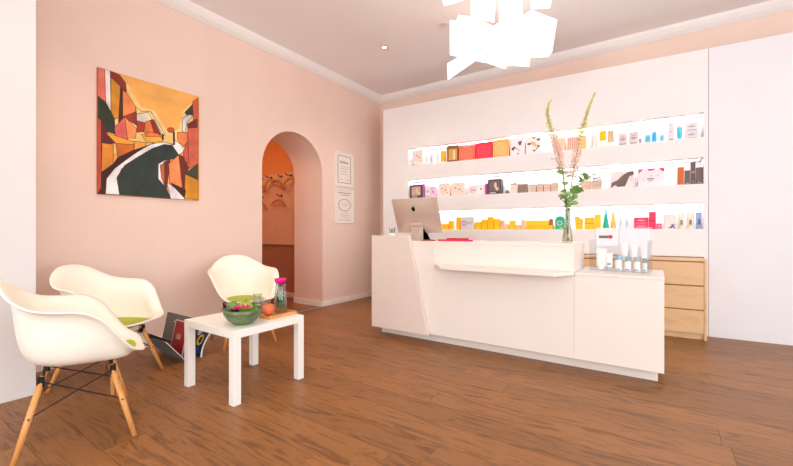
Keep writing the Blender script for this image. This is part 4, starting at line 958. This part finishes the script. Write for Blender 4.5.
for i, (rw, s, w_, h, z0, kind, c, pr, lb, cat) in enumerate(ITEMS):
    if z0 < .04: h += z0; z0 = 0
    else: z0 += .0006
    w_ -= .002
    h = min(h, {1: .226, 2: .243, 3: .241}[rw] - z0)
    d = min(max(w_, .04), .12) * (.9 if kind == 'carton' else 1)
    pos = SO + u_ * s + n_ * (.045 + d / 2); pos.z = ROWZ[rw] + z0 + .0003
    t = thing(NAMES[kind], lb, cat, pos, SA, GRP[rw]); fy_ = -d / 2
    if kind in ('carton', 'giftbox', 'windowbox', 'banded'):
        bd = bx('body', -w_/2, w_/2, -d/2, d/2, 0, h, cm(c), t, bevel=.0015)
        dk = tuple(int(v * .72) for v in c)
        if kind == 'carton': rects('flap_seam', [(.04, .96, .965, .975)], w_, h, fy_, dk, t)
        if pr == 'face':
            blobs('face_print', [(.5, .5, .36, .36)], w_, h, fy_, (250, 222, 206), t); blobs('eye_print', [(.3, .62, .08, .035), (.62, .5, .08, .035), (.8, .3, .05, .03)], w_, h, fy_ - .0008, (70, 50, 50), t)
        if pr == 'swirl':
            lt = tuple(min(255, v + 28) for v in c); ringprint('swirl_print', .5, .5, .30, .36, w_, h, fy_, lt, t); ringprint('swirl_print', .5, .5, .14, .2, w_, h, fy_, lt, t); blobs('swirl_print', [(.5, .5, .06, .07)], w_, h, fy_, lt, t)
            lid = bx('lid', -w_/2 - .001, w_/2 + .001, -d/2 - .001, d/2 + .001, h + .0002, h + .006, cm(tuple(int(v * .9) for v in c)), t)
        if pr == 'flowers':
            blobs('flower_print', [(.68, .68, .1, .1), (.76, .78, .07, .07), (.6, .78, .06, .06)], w_, h, fy_, (140, 60, 120), t); blobs('flower_print', [(.2, .42, .1, .09), (.3, .5, .06, .06), (.55, .12, .08, .04)], w_, h, fy_, (110, 80, 100), t); blobs('leaf_print', [(.45, .42, .1, .04), (.6, .3, .07, .05)], w_, h, fy_, (206, 160, 130), t)
        if pr == 'flowers2':
            blobs('flower_print', [(.22, .6, .12, .06), (.8, .8, .1, .07), (.52, .92, .1, .04)], w_, h, fy_, (110, 62, 100), t); blobs('flower_print', [(.5, .6, .12, .1), (.62, .48, .08, .08), (.38, .66, .07, .07)], w_, h, fy_, (232, 190, 120), t); blobs('leaf_print', [(.8, .42, .07, .08), (.55, .2, .1, .05), (.7, .3, .06, .04)], w_, h, fy_, (96, 110, 80), t)
        if pr in ('lines', 'stripes'):
            rects('stripe_print', [(.1 + .22 * k, .2 + .22 * k, .3 if pr == 'stripes' else .1, .92) for k in range(4)], w_, h, fy_, (206, 160, 110) if pr == 'stripes' else (226, 160, 140), t)
            if pr == 'stripes': rects('base_print', [(.0, 1, 0, .28)], w_, h, fy_, (246, 244, 240), t)
        if pr == 'text': rects('text_print', [(.15, .85, .08, .14), (.2, .8, .52, .58), (.3, .7, .42, .46), (.3, .7, .70, .73)], w_, h, fy_, (118, 100, 108) if c[1] > 150 else (250, 190, 205), t)
        if pr == 'foottext': rects('text_print', [(.1, .9, .04, .09)], w_, h, fy_, (80, 80, 150), t); rects('title_print', [(.3, .7, .5, .53)], w_, h, fy_, (150, 140, 170), t)
        if pr == 'foot': rects('text_print', [(.2, .8, .08, .12)], w_, h, fy_, (200, 186, 176), t)
        if pr == 'mid': rects('text_print', [(.1, .9, .5, .6), (.2, .8, .1, .14)], w_, h, fy_, (160, 136, 124), t)
        if pr == 'midline': rects('line_print', [(0, 1, .46, .51)], w_, h, fy_, dk, t)
        if pr == 'photo':
            p_ = rects('photo_print', [(.12, .88, .2, .88)], w_, h, fy_, (206, 168, 148) if rw == 2 and s < 1 else (120, 100, 96), t); blobs('figure_print', [(.58, .6, .1, .2), (.7, .36, .12, .12)], w_, h, fy_ - .0008, (232, 200, 178), t); rects('caption_print', [(.15, .6, .07, .13)], w_, h, fy_, (220, 210, 210), t)
        if pr == 'dots': blobs('dot_print', [(.5, .5, .16, .1), (.3, .8, .1, .06), (.7, .25, .1, .06)], w_, h, fy_, (206, 80, 150), t)
        if pr == 'oval': ringprint('oval_print', .3, .5, .16, .19, w_, h, fy_, (226, 120, 160), t); rects('text_print', [(.18, .42, .42, .5), (.18, .42, .56, .62)], w_, h, fy_, (206, 130, 160), t); blobs('dot_print', [(.78, .6, .06, .1)], w_, h, fy_, (212, 70, 140), t)
        if pr == 'emblem': ringprint('emblem_print', .25, .5, .12, .18, w_, h, fy_, (150, 146, 156), t); rects('text_print', [(.5, .9, .55, .6), (.5, .85, .44, .48)], w_, h, fy_, (170, 164, 170), t)
        if pr == 'hair':
            b = NB(); q = [(0, .02), (.05, .35), (.3, .48), (.5, .75), (.74, .93), (.95, .96), (.99, .8), (.9, .7), (.78, .7), (.74, .5), (.6, .3), (.62, .1), (.45, .22), (.3, .08), (.2, .2)]
            prism(b, [((a - .5) * w_, z * h) for a, z in q], fy_ - .0008, fy_ - .0001, 'y'); bmesh.ops.triangulate(b, faces=[f for f in b.faces if len(f.verts) > 4]); obj('hair_print', b, cm((118, 96, 88)), t)
            blobs('face_print', [(.86, .58, .09, .14)], w_, h, fy_ - .0008, (244, 214, 200), t); blobs('lip_print', [(.9, .44, .025, .02)], w_, h, fy_ - .0017, (200, 70, 80), t)
        if pr == 'pinkcorners':
            for q in ([(0, .75), (0, 1), (.22, 1)], [(.34, 1), (.42, .88), (.6, .9), (.66, 1)], [(.8, 1), (1, 1), (1, .8), (.9, .84)]):
                b = NB(); prism(b, [((a - .5) * w_, z * h) for a, z in q], fy_ - .0008, fy_ - .0001, 'y'); obj('corner_print', b, cm((228, 44, 110)), t)
            rects('text_print', [(.35, .62, .4, .46), (.4, .56, .3, .34)], w_, h, fy_, (120, 96, 90), t); blobs('fleck_print', [(.2, .4, .02, .03), (.76, .6, .03, .03), (.5, .6, .03, .03)], w_, h, fy_, (200, 170, 120), t)
        if pr == 'violets': blobs('flower_print', [(.55, .14, .12, .08), (.7, .22, .1, .07), (.8, .1, .08, .06), (.62, .3, .07, .05)], w_, h, fy_, (96, 76, 160), t); blobs('leaf_print', [(.4, .08, .1, .04), (.85, .3, .06, .04)], w_, h, fy_, (120, 150, 110), t)
        if pr == 'gold': p_ = rects('window_print', [(.16, .9, .12, .80)], w_, h, fy_, (222, 168, 76), t); rects('tube_print', [(.56, .74, .16, .7)], w_, h, fy_ - .0008, (250, 220, 190), t); bx('lid', -w_/2 - .001, w_/2 + .001, -d/2 - .001, d/2 + .001, h - .006, h + .004, cm((126, 84, 58)), t)
        if kind == 'banded': rects('band_print', [(0, 1, 0, .42)], w_, h, fy_, (246, 244, 240), t)
        if pr == 'plain2': rects('slat_print', [(.0, 1, .3, .33), (.0, 1, .64, .67)], w_, h, fy_, (110, 88, 74), t)
    elif kind in ('bottle', 'jar', 'pump', 'bell', 'cone', 'cup'):
        r = min(w_, .12) / 2
        prof = {'bottle': [(0, 0), (r*.95, 0), (r, h*.03), (r, h*.62), (r*.45, h*.72), (0, h*.72)], 'jar': [(0, 0), (r*.95, 0), (r, h*.04), (r, h*.76), (0, h*.76)],
                'pump': [(0, 0), (r*.95, 0), (r, h*.03), (r, h*.55), (r*.8, h*.63), (r*.35, h*.67), (0, h*.67)], 'bell': [(0, 0), (r, 0), (r, h*.15), (r*.8, h*.4), (r*.35, h*.62), (0, h*.62)],
                'cone': [(0, 0), (r, 0), (r, h*.05), (r*.34, h*.8), (0, h*.8)], 'cup': [(0, 0), (r*.75, 0), (r*.8, h*.03), (r, h*.86), (0, h*.86)]}[kind]
        b = NB(); lathe(b, prof, 18); obj('body', b, cm(c, .25), t)
        top = prof[-1][1]; lc = (244, 242, 240) if kind != 'cone' else tuple(min(255, int(v * 1.1 + 20)) for v in c)
        cr_ = {'bottle': .42, 'jar': 1.02, 'pump': .3, 'bell': .3, 'cone': .3, 'cup': 1.03}[kind] * r
        b = NB(); lathe(b, [(0, top + .0002), (cr_, top + .0002), (cr_, h if kind != 'pump' else h*.86), (0, h if kind != 'pump' else h*.86)], 16)
        if kind == 'pump': tube(b, [(0, 0, h*.84), (0, 0, h*.985), (-r*.8, 0, h*.965)], .004, 8)
        obj('cap', b, cm(lc, .4), t)
        if kind in ('bottle', 'pump', 'cup'): rects('label_print', [(.3, .7, .2, .45)], w_, h, -r * .98, tuple(int(v * .86) for v in c), t, .003)
    elif kind == 'tube':
        b = NB(); rows = []
        for k in range(7):
            f = k / 6; rows.append([b.verts.new((w_/2 * math.cos(q*math.pi/8), (w_*.36*(1-f) + .002) * math.sin(q*math.pi/8), h*.15 + f*h*.85)) for q in range(16)])
        for r0, r1 in zip(rows, rows[1:]):
            for q in range(16): b.faces.new([r0[q], r0[(q+1) % 16], r1[(q+1) % 16], r1[q]])
        b.faces.new(rows[0][::-1]); b.faces.new(rows[-1]); obj('body', b, cm(c, .35), t)
        b = NB(); lathe(b, [(0, 0), (w_*.4, 0), (w_*.4, h*.149), (0, h*.149)], 14); obj('cap', b, cm((246, 240, 232)), t)
    elif kind == 'arch':
        pts = [(-w_/2, 0), (w_/2, 0), (w_/2, h*.66)] + [(w_/2*math.cos(a*math.pi/10), h*.66 + h*.34*math.sin(a*math.pi/10)) for a in range(1, 10)] + [(-w_/2, h*.66)]
        b = NB(); prism(b, pts, -d/2, d/2, 'y'); obj('body', b, cm(c), t); ringprint('ring_print', .5, .46, .2, .3, w_, h, fy_, (226, 216, 90), t); rects('foot_print', [(.5, .8, .06, .14)], w_, h, fy_, (226, 216, 90), t)
    elif kind == 'flared':
        b = NB(); prism(b, [(-w_*.34, 0), (w_*.4, 0), (w_*.5, h*.8), (w_*.1, h*.86), (0, h), (-w_*.5, h)], -d/2, d/2, 'y'); bmesh.ops.triangulate(b, faces=[f for f in b.faces if len(f.verts) > 4]); obj('body', b, cm(c), t); rects('line_print', [(.26, .84, .4, .45)], w_, h, fy_, (236, 150, 20), t)
    elif kind == 'lidbox':
        bx('body', -w_/2, w_/2, -d/2, d/2, 0, h*.78, cm(c), t, bevel=.001); bx('lid', -w_*.46, w_*.46, -d*.46, d*.46, h*.781, h*.86, cm((120, 98, 84)), t); b = NB(); ball(b, (0, 0, h*.93), h*.07, u=10, v=6); obj('knob', b, cm((90, 72, 62)), t)
    elif kind == 'planter':
        b = NB(); prism(b, [(-w_*.46, 0), (w_*.46, 0), (w_*.5, h), (-w_*.5, h)], -d/2, d/2, 'y'); obj('pot', b, mat('planter_%d' % c[0], c, .7, var=.1, scale=20, stretch=(1, 1, 5)), t)
        bx('soil', -w_*.42, w_*.42, -d*.42, d*.42, h + .0002, h + .004, cm((96, 78, 66)), t)
        rects('groove', [(.04, .96, .48, .52)], w_, h, fy_, tuple(int(v * .8) for v in c), t)
        if pr:
            rg = random.Random(i); n = {'t': 4, 'tt': 6, 'd': 9}[pr]
            for k in range(n):
                x = -w_*.4 + w_*.8*k/max(1, n-1); hh = (.03 + .04 * rg.random()) * (1 if pr != 't' else .7)
                b = NB(); tube(b, [(x, 0, h + .003), (x + .006 * (rg.random() - .5), -.004, h + hh)], .0024, 6); ball(b, (x, -.003, h + hh), .006 if pr == 'd' else .004, u=8, v=5)
                obj('twig', b, cm((40, 38, 40)) if pr == 'd' else cm((120, 100, 84)), t)
    elif kind == 'pouch':
        b = NB(); prof = []
        rows = []
        for k in range(7):
            f = k / 6; a = w_/2 * (1 - .16 * f); dd = (.028 * (1 - f) + .003)
            rows.append([b.verts.new((a*math.cos(q*math.pi/8), dd*math.sin(q*math.pi/8), f*h)) for q in range(16)])
        for r0, r1 in zip(rows, rows[1:]):
            for q in range(16): b.faces.new([r0[q], r0[(q+1) % 16], r1[(q+1) % 16], r1[q]])
        b.faces.new(rows[0][::-1]); b.faces.new(rows[-1]); obj('body', b, mat('pouch_%d' % i, c, .5, var=.18, scale=26), t)
        bx('seal', -w_*.41, w_*.41, -.004, .004, h*.93, h + .001, cm(tuple(int(v * .86) for v in c)), t)
        rects('label_print', [(.35, .65, .28, .6)], w_, h, -.022, (150, 126, 110) if c[0] > 200 else (80, 100, 150), t, .005)
